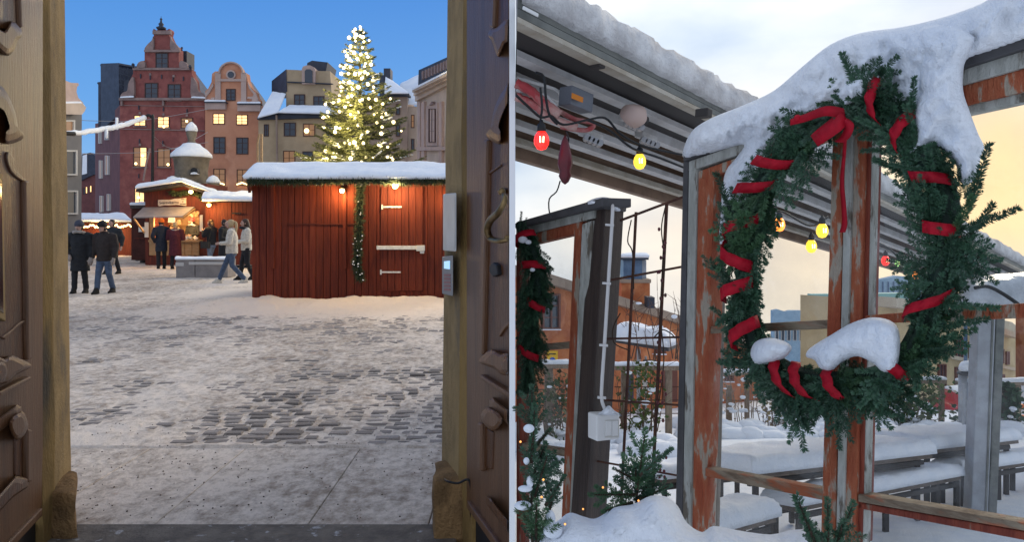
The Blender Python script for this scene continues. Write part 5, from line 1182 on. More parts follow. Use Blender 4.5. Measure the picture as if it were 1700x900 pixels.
# ---------------------------------------------------------------- main window wall
W_ = Pl(1150, 2.5, 1700, 1.6)
ww = thing('window_wall', 'old window wall with peeling red and grey frames and panes', 'window', W_(1380, 900))
def wm(pts, off, th, mat, nm, bev=.003, pl=None, par=None): return MB().pplate(pl or W_, pts, off, th).build(nm, mat, par or ww, bevel=bev)
wm([(1134, 268), (1142, 266), (1131, 905), (1120, 905)], .035, .09, 'slate_trim', 'edge_trim')
wm([(1143, 284), (1157, 279), (1146, 905), (1132, 905)], .030, .08, 'wood_white', 'jamb_board')
wm([(1157, 296), (1185, 288), (1166, 905), (1146, 905)], .022, .06, 'wood_red', 'stile')
wm([(1134, 268), (1134, 252), (1262, 206), (1262, 222)], .045, .10, 'slate_trim', 'head_trim'); wm([(1142, 285), (1142, 268), (1396, 180), (1396, 198)], .03, .08, 'wood_white', 'head_board'); wm([(1157, 300), (1157, 285), (1396, 199), (1396, 222)], .022, .05, 'wood_red', 'head_rail')
wm([(1165, 555), (1165, 543), (1381, 531), (1381, 546)], .015, .035, 'wood_rail', 'glazing_bar'); wm([(1154, 788), (1154, 774), (1368, 814), (1368, 832)], .018, .04, 'wood_rail', 'glazing_bar')
wm([(1383, 190), (1403, 183), (1386, 905), (1362, 905)], .022, .06, 'wood_red', 'stile'); wm([(1404, 183), (1417, 178), (1399, 905), (1387, 905)], .032, .07, 'wood_white', 'mullion_strip'); wm([(1418, 178), (1437, 170), (1419, 905), (1400, 905)], .024, .06, 'wood_red', 'stile'); wm([(1437, 172), (1447, 168), (1430, 905), (1419, 905)], .012, .05, 'wood_red_dark', 'stile_rebate'); wm([(1447, 172), (1451, 171), (1434, 905), (1430, 905)], .006, .03, 'wood_white', 'putty_line')
wm([(1398, 176), (1398, 158), (1720, 57), (1720, 74)], .05, .11, 'slate_trim', 'head_trim'); wm([(1446, 184), (1446, 163), (1720, 75), (1720, 106)], .032, .08, 'wood_white', 'head_board'); wm([(1446, 212), (1446, 185), (1720, 107), (1720, 147)], .022, .06, 'wood_red', 'head_rail'); wm([(1446, 224), (1446, 212), (1720, 147), (1720, 164)], .010, .04, 'wood_white', 'putty_line')
wm([(1436, 538), (1436, 524), (1720, 502), (1720, 528)], .015, .04, 'wood_red', 'glazing_bar'); wm([(1424, 834), (1424, 821), (1720, 873), (1720, 886)], .020, .045, 'wood_rail', 'glazing_bar'); wm([(1424, 845), (1424, 834.5), (1720, 886.5), (1720, 902)], .012, .03, 'wood_red_dark', 'bar_underside')
for q in ([(1180, 285), (1388, 215), (1376, 540), (1172, 548)], [(1172, 549), (1376, 541), (1367, 822), (1160, 780)], [(1160, 782), (1367, 824), (1363, 925), (1155, 925)], [(1449, 205), (1720, 140), (1720, 512), (1440, 530)], [(1440, 531), (1720, 513), (1720, 878), (1432, 828)], [(1432, 830), (1720, 880), (1720, 980), (1430, 980)]):
    wm(q, -.004, .004, 'glass', 'pane', 0)
wp = Pl(1150, 2.75, 1210, 2.72); pst = thing('weathered_post', 'grey weathered timber post behind the left window pane', 'post', wp(1180, 900))
MB().pplate(wp, [(1189, 300), (1209, 294), (1194, 905), (1168, 905)], 0, .10).build('shaft', 'wood_weather', pst, bevel=.004); MB().pplate(wp, [(1181, 300), (1187, 298), (1166, 905), (1160, 905)], -.02, .06).build('cover_strip', 'wood_weather', pst, bevel=.003)

# snow on the wall
sm_ = thing('snow_drape', 'thick blue white snow draped over the top of the window wall', 'snow', W_(1400, 220))
pillow([(1135, 262), (1137, 240), (1152, 214), (1185, 194), (1235, 174), (1285, 150), (1330, 112), (1378, 74), (1430, 54), (1500, 44), (1570, 27), (1632, 4), (1660, -16), (1730, -30), (1730, 52), (1700, 66), (1650, 84), (1600, 104), (1590, 150), (1540, 190), (1480, 200), (1430, 200), (1390, 205), (1345, 208), (1300, 222), (1268, 262), (1250, 300), (1240, 345), (1224, 380), (1212, 408), (1201, 417), (1194, 396), (1197, 350), (1199, 312), (1206, 282), (1222, 262), (1235, 240), (1200, 248), (1165, 258)], W_, .085, 46, 5, .14, .010, 13, .03).build('snow_mass', 'snow', sm_, True)
pillow([(1520, 100), (1500, 70), (1530, 46), (1580, 40), (1620, 60), (1606, 95), (1600, 112), (1599, 150), (1610, 185), (1624, 222), (1634, 244), (1628, 262), (1622, 292), (1604, 308), (1590, 296), (1588, 276), (1574, 262), (1560, 246), (1540, 244), (1520, 256), (1502, 264), (1503, 250), (1516, 232), (1512, 206), (1512, 185), (1520, 160), (1524, 130)], W_, .075, 44, 5, .07, .010, 16, .075).build('snow_lobe', 'snow', sm_, True)
for nm, lab, out in (('snow_clump', 'large rounded snow clump on the bottom of the big wreath', [(1338, 592), (1345, 578), (1380, 556), (1415, 536), (1452, 527), (1484, 536), (1494, 560), (1492, 596), (1484, 615), (1466, 618), (1450, 604), (1424, 592), (1400, 600), (1380, 616), (1362, 612), (1352, 598)]), ('snow_clump', 'small rounded snow clump at the lower left of the big wreath', [(1246, 584), (1254, 568), (1275, 561), (1300, 566), (1314, 576), (1308, 590), (1292, 600), (1276, 604), (1258, 606), (1249, 598)])):
    tag(pillow(out, W_, .06, 26, 6, .06, .004, 12, .13).build(nm, 'snow', smooth=True), lab, 'snow')

# ---------------------------------------------------------------- big wreath
wr_ = thing('fir_wreath', 'big fir wreath with red ribbon hanging on the window wall', 'wreath', W_(1400, 640, .1))
WP = [(1440, 158), (1400, 186), (1345, 222), (1292, 276), (1258, 330), (1242, 395), (1238, 455), (1244, 520), (1264, 582), (1310, 618), (1365, 634), (1425, 634), (1480, 618), (1516, 578), (1544, 520), (1566, 450), (1574, 385), (1566, 320), (1540, 260), (1505, 205), (1470, 168)]
RP = cat_smooth([W_(x, y, .085) for x, y in WP], 10, True); ctr = W_(1405, 400, .085); nW = W_.n; nR = len(RP)
MB().tube(RP + [RP[0]], .030, 8).build('core', 'needle_dark', wr_)
rr = random.Random(77)
for k in range(230):
    i = int(k / 230 * nR); p = RP[i]; t = (RP[(i + 1) % nR] - p).normalized(); rad = (p - ctr); rad -= nW * rad.dot(nW); rad.normalize()
    sgn = 1 if rr.random() < .6 else -1
    d = t * sgn * rr.uniform(.8, 1.2) + rad * rr.uniform(-.55, .50) + nW * rr.uniform(-.10, .5) + Vector((0, 0, -.30))
    q = p + rad * rr.uniform(-.026, .026) * p.y / 1.95 + nW * rr.uniform(-.01, .03)
    sprig(rr.choice(FROND if rr.random() < .5 else SINGLE) if rr.random() < .86 else rr.choice(LIGHT), q, d, nW + rad * rr.uniform(-.4, .4), rr.uniform(.12, .185) * p.y / 1.95, wr_)
for a, b, kind in (((1436, 172), (1398, 88), 0), ((1425, 190), (1382, 158), 0), ((1472, 190), (1478, 114), 0), ((1512, 210), (1518, 128), 0), ((1608, 350), (1642, 240), 0), ((1590, 385), (1690, 346), 0), ((1575, 400), (1662, 432), 1), ((1580, 420), (1655, 470), 1), ((1565, 505), (1658, 512), 0), ((1550, 545), (1640, 530), 0), ((1530, 580), (1572, 600), 1), ((1250, 480), (1192, 540), 0), ((1240, 375), (1196, 388), 1), ((1310, 630), (1335, 748), 1), ((1388, 640), (1394, 745), 1), ((1420, 640), (1480, 712), 1), ((1268, 600), (1262, 668), 1), ((1540, 285), (1478, 272), 0), ((1570, 290), (1502, 290), 1), ((1232, 350), (1196, 345), 1), ((1250, 300), (1225, 300), 0), ((1345, 215), (1300, 212), 1), ((1300, 250), (1262, 250), 1), ((1500, 600), (1560, 630), 1), ((1365, 640), (1348, 700), 1), ((1560, 330), (1512, 345), 1), ((1550, 470), (1480, 480), 1), ((1540, 440), (1472, 432), 1), ((1330, 250), (1330, 330), 1), ((1290, 300), (1318, 345), 1), ((1600, 330), (1628, 285), 1), ((1545, 400), (1520, 345), 1), ((1450, 170), (1420, 110), 1), ((1490, 200), (1450, 240), 1)):
    A, Bq = W_(*a, .12), W_(*b, .13); sprig(rr.choice(FROND if kind else SINGLE), A, Bq - A, nW + Vector((0, 0, .2)), (Bq - A).length / (1.0), wr_)
def band_at(px, py, tilt, nm='ribbon_band', w=.033, R=.060):
    q = W_(px, py, .085); i = min(range(nR), key=lambda k: (RP[k] - q).length); c_ = RP[i]; t = (RP[(i + 1) % nR] - RP[i - 1]).normalized(); rd = t.cross(nW).normalized(); P = []; R *= c_.y / 1.95; w *= c_.y / 1.95
    for k in range(15):
        a = math.radians(-82 + 164 * k / 14); P.append(c_ + (nW * (math.cos(a) * 1.05 + .25) + rd * math.sin(a) * .80) * R + t * tilt * (k - 7) / 7 * .048 + nW * .004 * math.sin(k * 1.9 + px))
    strip(P, t, w, 'ribbon', nm, wr_)
for x, y, tl in ((1465, 182, 1), (1505, 228, .6), (1548, 298, -.6), (1584, 378, -.2), (1542, 500, 1), (1494, 588, -.4), (1408, 632, .5), (1352, 636, .8), (1318, 624, 1), (1256, 552, .5), (1232, 480, .5), (1234, 425, -.6), (1246, 376, .8), (1270, 316, 1), (1302, 272, .9)): band_at(x, y, tl)
bow = bpy.data.objects.new('bow', None); 
wdn = (W_(1380, 260) - W_(1380, 240)).normalized(); wtx = W_.t if W_.t.x > 0 else -W_.t
k1 = cat_smooth([W_(x, y, o) for x, y, o in ((1403, 190, .155), (1372, 184, .18), (1335, 196, .175), (1312, 203, .165))], 6); strip(k1, wdn, [.030 - .014 * i / (len(k1) - 1) for i in range(len(k1))], 'ribbon', 'bow_loop', wr_)
k1 = cat_smooth([W_(x, y, o) for x, y, o in ((1402, 192, .16), (1392, 206, .185), (1370, 222, .195), (1352, 234, .18), (1362, 224, .165), (1390, 202, .155))], 6); strip(k1, (wdn * .75 + wtx * .55).normalized(), .036, 'ribbon', 'bow_loop', wr_)
k1 = cat_smooth([W_(x, y, o) for x, y, o in ((1400, 196, .16), (1410, 206, .175), (1404, 226, .17), (1392, 236, .16))], 6); strip(k1, (wdn * .2 + wtx * .9).normalized(), .026, 'ribbon', 'bow_loop', wr_)
k1 = cat_smooth([W_(x, y, o) for x, y, o in ((1405, 200, .15), (1402, 250, .10), (1398, 300, .075), (1401, 345, .07), (1402, 372, .075), (1398, 386, .075))], 6); strip(k1, wtx, [.008 + .010 * i / (len(k1) - 1) for i in range(len(k1))], 'ribbon', 'ribbon_tail', wr_)
MB().sphere(W_(1324, 196, .17), .010, 10, 7).build('bow_knot', 'ribbon', wr_, True)

# ---------------------------------------------------------------- left window, dark post, trellis
WL = Pl(856, 3.28, 985, 2.8)
lw = thing('small_window', 'old red and grey window frame left of the dark brown post', 'window', WL(920, 900))
def lm(pts, off, th, mat, nm, bev=.003): return MB().pplate(WL, pts, off, th).build(nm, mat, lw, bevel=bev)
lm([(856.5, 379), (856.5, 369), (1000, 328), (1000, 343)], .06, .14, 'slate_trim', 'cap_board'); lm([(856.5, 394), (856.5, 380), (986, 344), (986, 362)], .03, .08, 'wood_white', 'head_board'); lm([(857, 412), (857, 396), (966, 366), (966, 386)], .02, .05, 'wood_red', 'head_rail')
lm([(953, 388), (965, 384), (943, 905), (930, 905)], .02, .05, 'wood_red', 'stile'); lm([(966, 372), (983, 366), (958, 905), (943, 905)], .03, .07, 'wood_white', 'jamb_board'); lm([(857, 412), (864, 410), (864, 905), (857, 905)], .02, .05, 'wood_red_dark', 'stile')
lm([(864, 584), (864, 574), (951, 567), (951, 579)], .012, .03, 'wood_rail', 'glazing_bar'); lm([(864, 747), (864, 736), (943, 747), (943, 760)], .014, .03, 'wood_rail', 'glazing_bar')
for q in ([(864, 410), (954, 386), (948, 570), (864, 577)], [(864, 580), (948, 574), (940, 750), (864, 738)], [(864, 745), (940, 757), (935, 905), (864, 905)]): lm(q, -.004, .004, 'glass', 'pane', 0)
dp = thing('brown_post', 'square dark brown timber post carrying the light switch', 'post', V(985, 900, 2.8))
plan_prism([(1001, 945, 2.80), (1026, 970, 2.70), (1056, 1004, 2.86), (1030, 985, 2.98)], -1.4, 1.705, 10, .001).build('shaft', 'wood_brown', dp, bevel=.004)
MB().hexa([V(972, 350, 2.82), V(1003, 346, 2.66), V(1040, 352, 2.86), V(1010, 354, 3.02)], [V(972, 338, 2.82), V(1003, 333, 2.66), V(1040, 340, 2.86), V(1010, 342, 3.02)]).build('cap', 'slate_trim', dp, bevel=.006)
tag(pillow([(972, 339), (982, 331), (1000, 327), (1016, 330), (1026, 340), (1030, 350), (1020, 350), (1010, 344), (995, 342)], Pl(900, 2.74, 1100, 2.741), .05, 9, 4, .12, .003, 12).build('post_snow', 'snow', smooth=True), 'small snow cap on top of the dark brown post', 'snow')
cd = thing('conduit', 'white cable conduit running down the dark brown post to the switch', 'cable', V(1000, 680, 2.68)); cpath = cat_smooth([V(1016, 338, 2.72), V(1017, 352, 2.66), V(1013, 420, 2.66), V(1008, 500, 2.66), V(1003, 580, 2.66), V(999, 640, 2.66), V(999, 664, 2.655), V(1004, 680, 2.66), V(1008, 690, 2.66)], 5)
MB().tube(cpath, .0065, 8).build('pipe', 'cable_white', cd, True)
for x, y in ((1012, 373), (1007, 470), (1002, 573), (999, 660)): MB().beam(V(x - 7, y, 2.655), V(x + 7, y + 1, 2.655), .012, .008).build('clip', 'cable_white', cd)
sw = thing('light_switch', 'white double rocker light switch box on the dark brown post', 'switch', V(1010, 732, 2.68))
SWP = Pl(990, 2.66, 1035, 2.72)
MB().pplate(SWP, [(991, 690), (1029, 688), (1029, 730), (991, 734)], .035, .06).build('casing', 'plastic_white', sw, bevel=.006)
for x0, x1 in ((1006, 1016), (1016.6, 1026.5)): MB().pplate(SWP, [(x0, 700), (x1, 699.5), (x1, 724), (x0, 725)], .041, .008).build('rocker', 'plastic_white', sw, bevel=.002)
MB().pplate(SWP, [(1004.5, 698), (1028, 697.5), (1028, 726.5), (1004.5, 727)], .0365, .003).build('rocker_frame', 'cream_box', sw)
tag(pillow([(990, 691), (998, 684), (1006, 676), (1012, 674), (1020, 682), (1030, 688), (1029, 692)], SWP, .04, 8, 4, .04, .002, 14, .01).build('switch_snow', 'snow', smooth=True), 'small snow cap on the white switch box', 'snow')
tr = thing('rusty_trellis', 'rusty wire trellis between the dark post and the window wall', 'trellis', V(1070, 860, 2.75))
for a, b, r_ in (((1056, 352), (1030, 860), .006), ((1107, 336), (1082, 830), .007), ((1030, 366), (1136, 326), .0055), ((1004, 467), (1132, 443), .005), ((1000, 563), (1130, 560), .0045), ((996, 664), (1127, 673), .0045), ((990, 766), (1124, 790), .004)):
    P = [V(a[0] + (b[0] - a[0]) * k / 10, a[1] + (b[1] - a[1]) * k / 10, 2.76 + .006 * math.sin(k * 1.7)) for k in range(11)]; MB().tube(P, r_, 6).build('wire', 'rust', tr, True)
vn = thing('dry_vine', 'thin dry vine twined on the rusty trellis', 'vine', V(1080, 840, 2.74)); rr = random.Random(5)
for P in (((1104, 345), (1098, 380), (1102, 430), (1096, 520), (1102, 600), (1090, 700), (1086, 800)), ((1048, 365), (1042, 400), (1050, 420), (1052, 480)), ((1086, 560), (1100, 548), (1115, 555), (1120, 562)), ((1030, 520), (1018, 545), (1020, 570), (1045, 582))):
    MB().tube(cat_smooth([V(x, y, 2.745) for x, y in P], 5), .0025, 5).build('stem', 'twig', vn, True)
m = MB()
for k in range(26): p = V(1098 + rr.uniform(-6, 8), rr.uniform(350, 820), 2.74); m.sphere(p, (.006, .005, .008), 5, 4)
m.build('buds', 'red_pod', vn)['kind'] = 'stuff'
w2 = thing('fir_garland', 'fir garland with red ribbon hanging on the small window at the left edge', 'garland', WL(880, 640, .1)); P2 = cat_smooth([WL(x, y, .09) for x, y in ((862, 372), (876, 400), (888, 435), (892, 480), (886, 530), (880, 580), (874, 625))], 10)
MB().tube(P2, .022, 7).build('core', 'needle_dark', w2); rr = random.Random(9)
for k in range(78):
    i = int(k / 78 * (len(P2) - 1)); p = P2[i]; t = (P2[i + 1] - p).normalized(); sx = Vector((1, .3, 0)); d = t * rr.uniform(.5, 1) + sx * rr.uniform(-.3, .75) + WL.n * rr.uniform(0, .5) + Vector((0, 0, -.4)); q = p + sx * rr.uniform(-.02, .025)
    if q.x < .06 and d.x < 0: d.x = abs(d.x)
    sprig(rr.choice(FROND + SINGLE), q, d, WL.n + sx * rr.uniform(-.5, .5), rr.uniform(.11, .17), w2)
for a, b in (((862, 385), (866, 352)), ((868, 390), (874, 362)), ((890, 430), (918, 448)), ((893, 450), (916, 475)), ((890, 500), (915, 512)), ((880, 600), (892, 650)), ((870, 610), (866, 655))):
    A, Bq = WL(*a, .12), WL(*b, .12); sprig(rr.choice(SINGLE), A, Bq - A, WL.n, (Bq - A).length, w2)
for x, y, tl in ((868, 408, .3), (878, 444, .6), (886, 494, 1), (884, 580, 1)):
    q = WL(x, y, .09); i = min(range(1, len(P2) - 1), key=lambda k: (P2[k] - q).length); c_ = P2[i]; t = (P2[i + 1] - P2[i - 1]).normalized(); rd = t.cross(WL.n).normalized()
    strip([c_ + (WL.n * math.cos(math.radians(-100 + 200 * k / 12)) + rd * math.sin(math.radians(-100 + 200 * k / 12))) * .056 + t * tl * (6 - k) / 6 * .035 for k in range(13)], t, .032, 'ribbon', 'ribbon_band', w2)
for x, y, w_ in ((868, 398, 9), (877, 402, 6), (884, 448, 5)): MB().sphere(WL(x, y, .15), (w_ * .0022, .012, w_ * .0016), 8, 5).build('snow_bit', 'snow', w2, True)

# ---------------------------------------------------------------- snow and fir cuttings in the planter, foreground
PF = Pl(800, 1.95, 1400, 1.951)
tag(pillow([(885, 990), (890, 890), (905, 872), (925, 866), (945, 852), (968, 858), (985, 862), (1000, 856), (1020, 842), (1050, 838), (1080, 824), (1108, 826), (1126, 842), (1140, 868), (1165, 884), (1185, 874), (1230, 882), (1280, 888), (1320, 880), (1340, 892), (1350, 990)], PF, .20, 70, 9, .25, .012, 7).build('snow_mound', 'snow', smooth=True), 'blue white snow heaped in the planter along the bottom', 'snow')
def cuttings(label, items, d, seed, mats, lights=(), snow=(), nm='fir_cutting'):
    t = thing(nm, label, 'fir branches', V(items[0][0][0], 900, d)); r = random.Random(seed)
    for a, b, k in items:
        a, b = ((q[0] + (20 if q[0] < 876 else 6 if q[0] < 915 else 0), q[1]) for q in (a, b))
        A, Bq = V(*a, d + r.uniform(-.06, .06)), V(*b, d + r.uniform(-.10, .05)); me = r.choice(mats[k]); sprig(me, A, Bq - A, Vector((r.uniform(-.4, .4), -1, r.uniform(0, .5))), (Bq - A).length, t)
        MB().tube([A, A.lerp(Bq, .9)], [.005, .002], 5).build('stem', 'twig', t)
    for x, y in lights: MB().sphere(V(x, y, d - .09), .0028, 8, 6).build('fairy_bulb', 'fairy', t, True)
    for x, y, w_, h_ in snow: MB().sphere(V(x, y, d - .05), (w_ * d / F, w_ * .7 * d / F, h_ * d / F), 12, 8).build('snow_lump', 'snow', t, True)
MT = {0: SINGLE, 1: FROND, 2: LIGHT}
cuttings('dark fir cuttings with tiny lights in the lower left corner', [((862, 770), (868, 672), 0), ((866, 745), (908, 712), 0), ((862, 800), (900, 735), 1), ((880, 830), (905, 750), 1), ((900, 840), (938, 790), 0), ((870, 790), (935, 765), 1), ((860, 860), (880, 790), 2), ((870, 900), (885, 830), 2), ((885, 905), (905, 850), 2), ((866, 720), (862, 640), 1), ((905, 850), (925, 800), 1), ((864, 905), (862, 850), 1), ((900, 800), (925, 830), 1), ((862, 760), (890, 760), 1)], 1.85, 3, MT, ((864, 734), (902, 797), (899, 826), (938, 871)), ((878, 712, 9, 7), (872, 812, 12, 5), (868, 840, 14, 7), (880, 800, 6, 10), (918, 882, 16, 12), (914, 862, 8, 14), (874, 766, 5, 6)))
cuttings('green fir cutting with upright tip between the dark post and the window wall', [((1058, 815), (1072, 712), 2), ((1062, 790), (1115, 745), 0), ((1060, 800), (1018, 778), 1), ((1058, 822), (978, 822), 2), ((1060, 830), (1115, 806), 1), ((1058, 840), (1055, 770), 1), ((1050, 835), (1000, 850), 2), ((1066, 820), (1090, 780), 1)], 2.0, 8, MT, ((1001, 810), (968, 846), (1060, 832)))
cuttings('fir cutting sprouting in front of the middle post at the bottom', [((1362, 925), (1322, 824), 0), ((1375, 930), (1374, 828), 0), ((1380, 925), (1418, 834), 0), ((1365, 925), (1340, 860), 1), ((1385, 925), (1400, 865), 1)], 1.72, 4, MT)

# ---------------------------------------------------------------- tables and benches
def slabset(name, label, cat, a, b, h, width, th, snowT, legs, group=None, pole=None):
    A, Bq = RS(*a, h), RS(*b, h); d = (Bq - A).normalized(); upv = Vector((0, KS, 1)).normalized(); bk = upv.cross(d).normalized()
    if bk.y < 0: bk = -bk
    t = thing(name, label, cat, (A + Bq) / 2 - Vector((0, 0, h)), group)
    n = max(2, int(width / .14)); w = width / n
    for k in range(n): q = A + bk * (w * (k + .5)); MB().beam(q, q + (Bq - A), w * .92, th, upv).build('plank', 'table_wood', t, bevel=.004)
    L_ = (Bq - A).length
    for u in legs:
        for v in (.12, .88):
            p = A + d * L_ * u + bk * width * v - upv * th * .5; MB().beam(p, Vector((p.x, p.y, SZ(p.y) - .02)), .05, .05, (0, 1, 0)).build('leg', 'bench_leg', t)
    for v in (.12, .88): p = A + bk * width * v - upv * (th + .02); MB().beam(p + d * .05, p + d * (L_ - .05), .04, .05, upv).build('apron', 'bench_leg', t)
    e = .03; o = upv * (th * .5); snow_slab([A - d * e - bk * e + o, Bq + d * e - bk * e + o, Bq + d * e + bk * (width + e) + o, A - d * e + bk * (width + e) + o], snowT, min(.07, snowT), 'snow_cover', t, 30, 8, .008, 4, hang=.02, up=upv)
    if pole: p = RS(*pole, h); MB().tube([p, p + Vector((0, 0, pole and .75))], .016, 8).build('parasol_pole', 'post_metal', t)
slabset('terrace_bench', 'long snow covered bench in front of the near table, right of the middle post', 'bench', (1322, 846), (1597, 793), .42, .34, .06, .13, (.03, .5, .84, .985), 'snowy terrace benches')
slabset('terrace_table', 'snow covered table behind the long bench in the middle', 'table', (1250, 792), (1549, 757), .72, .85, .06, .15, (.05, .5, .95), 'snowy terrace tables', (1458, 735))
slabset('terrace_bench', 'snow covered bench running out of the picture at right', 'bench', (1598, 786), (1790, 758), .42, .34, .06, .13, (.03, .3, .6, .95), 'snowy terrace benches')
slabset('terrace_table', 'farther snow covered table behind the grey post', 'table', (1546, 750), (1692, 733), .72, .95, .06, .15, (.05, .5, .95), 'snowy terrace tables', (1599, 722))
slabset('terrace_bench', 'short snow covered bench seen low in the left pane', 'bench', (1130, 905), (1290, 862), .42, .34, .06, .15, (.05, .95), 'snowy terrace benches')
slabset('terrace_bench', 'snow covered bench end beside the weathered post', 'bench', (1100, 800), (1234, 784), .42, .34, .06, .15, (.05, .95), 'snowy terrace benches')
gp_ = Pl(1600, 8.5, 1700, 8.4); po = thing('grey_post', 'wide pale grey post standing behind the right panes', 'post', gp_(1632, 862))
MB().pplate(gp_, [(1627, 480), (1655, 480), (1640, 866), (1612, 866)], 0, .22).build('shaft', 'post_metal', po, bevel=.01); MB().pplate(gp_, [(1656, 480), (1671, 480), (1655, 864), (1641, 864)], -.05, .2).build('side_profile', 'awn_green', po, bevel=.01); MB().pplate(gp_, [(1649, 480), (1652, 480), (1638, 866), (1635, 866)], .012, .02).build('groove', 'awn_green', po)

# ---------------------------------------------------------------- railings, shrubs, street
def railing(label, posts, rail_, d, gname=None):
    t = thing('terrace_railing', label, 'railing', V(posts[0][0], posts[0][2], d)); k = d / F
    for x, y0, y1, w in posts:
        a, b = V(x, y0, d), V(x, y1, d); MB().box(((a.x), d, (a.z + b.z) / 2 - .1), (w * k, w * k, a.z - b.z + .2)).build('post', 'rail_wood', t, bevel=.01)
    x0, x1, y, h = rail_; a, b = V(x0, y, d - .08), V(x1, y, d - .08); MB().beam(a, b, .22, h * k).build('top_rail', 'rail_wood', t)
    up = Vector((0, 0, h * k / 2)); snow_slab([a + up + Vector((0, -.11, 0)), b + up + Vector((0, -.11, 0)), b + up + Vector((0, .11, 0)), a + up + Vector((0, .11, 0))], .07, .05, 'rail_snow', t, 20, 4, .02, 4, hang=.02)
    for f in (.35, .6, .85):
        yy_ = posts[0][1] + (posts[0][2] - posts[0][1]) * f; MB().tube([V(x0, yy_, d + .06), V(x1, yy_, d + .06)], .012, 5).build('wire', 'rust', t)
railing('timber railing seen through the small window at far left', [(878, 610, 716, 12), (911, 612, 740, 14)], (858, 951, 607, 8), 15.5); railing('timber railing seen between the dark post and the window wall', [(1036, 612, 700, 9), (1110, 612, 716, 10)], (1020, 1128, 610, 8), 17.5)
railing('timber railing seen through the left pane behind the bare twigs', [(1210, 640, 712, 8), (1240, 640, 710, 7), (1322, 655, 705, 7)], (1160, 1350, 620, 5), 21); railing('snow topped trellis railing right of the middle post', [(1452, 640, 708, 7), (1509, 640, 706, 7), (1563, 640, 706, 7)], (1446, 1568, 633, 7), 20); railing('timber railing behind the grey post at the right edge', [(1597, 640, 706, 7), (1689, 640, 716, 8)], (1590, 1720, 636, 6), 19.5)
def shrub(label, cx, base, w, h, d, n, seed, mats=('leaf', 'branch'), snow=0, conical=False, nm='ivy_shrub', ls_=.05, upright=0.0):
    r = random.Random(seed); k = d / F; b = V(cx, base, d); t = thing(nm, label, 'shrub', b); lm_, st_, sn_ = MB(), MB(), MB()
    for q in range(max(5, int(w / 5))):
        x = r.uniform(-.5, .5) * w * k * (1 if not conical else .3); hh = h * k * r.uniform(.6, 1.0); P = [b + Vector((x, r.uniform(-.1, .1), -.1)), b + Vector((x + r.uniform(-.15, .15), r.uniform(-.2, .2), hh * .5)), b + Vector((x * 1.1 + r.uniform(-.25, .25), r.uniform(-.2, .2), hh))]; P = cat_smooth(P, 4); st_.tube(P, [.016 - .0015 * i for i in range(len(P))], 4)
        for s in range(3): i = r.randrange(2, len(P)); v = Vector((r.uniform(-1, 1), r.uniform(-.6, .6), r.uniform(.1, .9))).normalized() * hh * .3; st_.tube([P[i], P[i] + v], [.008, .003], 4)
    for q in range(n):
        z = r.random(); wd = w * k * .55 * ((1.05 - z) if conical else 1) ; p = b + Vector((r.gauss(0, .5) * wd, r.uniform(-.35, .35), z * h * k)); a = Vector((r.gauss(0, 1), r.gauss(0, 1), r.gauss(0, 1))).normalized(); c_ = a.cross(Vector((r.gauss(0, 1), r.gauss(0, 1), r.gauss(0, 1)))).normalized(); l = ls_ * r.uniform(.6, 1.3)
        lm_.add([p, p + a * l * .5 + c_ * l * .42, p + a * l, p + a * l * .5 - c_ * l * .42], [(0, 1, 2), (0, 2, 3)])
    for q in range(snow): p = b + Vector((r.uniform(-.5, .5) * w * k, -.3 + r.uniform(-.1, .1), r.uniform(.05, .95) ** 1.5 * h * k)); s = r.uniform(.03, .10); sn_.sphere(p, (s * r.uniform(.8, 1.6), s, s * .6), 7, 5)
    lm_.build('leaves', mats[0], t, fixn=False)['kind'] = 'stuff'; st_.build('stems', mats[1], t)['kind'] = 'stuff'
    if snow: sn_.build('snow_clumps', 'snow', t, True)['kind'] = 'stuff'
shrub('ivy climbing the railing behind the small window', 926, 722, 40, 100, 15.2, 260, 1, snow=10, ls_=.11); shrub('ivy climbing the trellis railing right of the dark post', 1064, 722, 60, 120, 17, 420, 2, snow=14, ls_=.11); shrub('pale bare twiggy bush behind the left pane', 1205, 712, 90, 115, 20.5, 120, 3, ('leaf_yellow', 'rail_wood'), 44, ls_=.07, nm='bare_bush'); shrub('bare branches in front of the brick chimney', 1085, 590, 90, 110, 19, 8, 4, ('leaf_yellow', 'branch'), 4, ls_=.04, nm='bare_bush')
shrub('green and yellow hedge growing on the snow topped trellis', 1508, 712, 112, 78, 19.7, 900, 5, snow=40, ls_=.13); shrub('low shrub between the hedge and the right railing', 1620, 712, 60, 34, 19, 260, 6, ('needle', 'branch'), 14, ls_=.12); shrub('small conifer at the right edge by the railing', 1674, 716, 34, 76, 18.5, 520, 7, ('needle_light', 'branch'), 12, True, 'small_conifer', .15); shrub('yellowing ivy seen below the wreath in the left pane', 1300, 706, 80, 60, 20, 220, 8, ('leaf_yellow', 'branch'), 26, ls_=.11)
m = MB(); rr = random.Random(12)
for k in range(190):
    x = rr.uniform(865, 1740); y = rr.uniform(706, 728) if x > 1130 else rr.uniform(715, 760); p = RS(x, y); s = rr.uniform(.12, .34); m.sphere(p + Vector((0, 0, s * .15)), (s * rr.uniform(.9, 1.6), s, s * rr.uniform(.5, 1.0)), 9, 6)
struct(m.build('snow_bank', 'snow', smooth=True), 'stuff', 'lumpy snow bank along the foot of the railings')
BB = Pl(870, 21.4, 1262, 33)
bb = facade('brick_building', 'orange brick building with tan eaves beyond the railings', BB, [(870, 760), (870, 456), (1032, 506), (1262, 577), (1262, 730)], 'brick_orange', 4, 'building'); bb.location.z = SZ(25)
for c_ in bb.children: c_.matrix_parent_inverse = Matrix.Translation(-bb.location)
MB().pplate(BB, [(870, 441), (1262, 566), (1262, 578), (870, 458)], .3, .8).build('eave', 'tan_roof', bb)
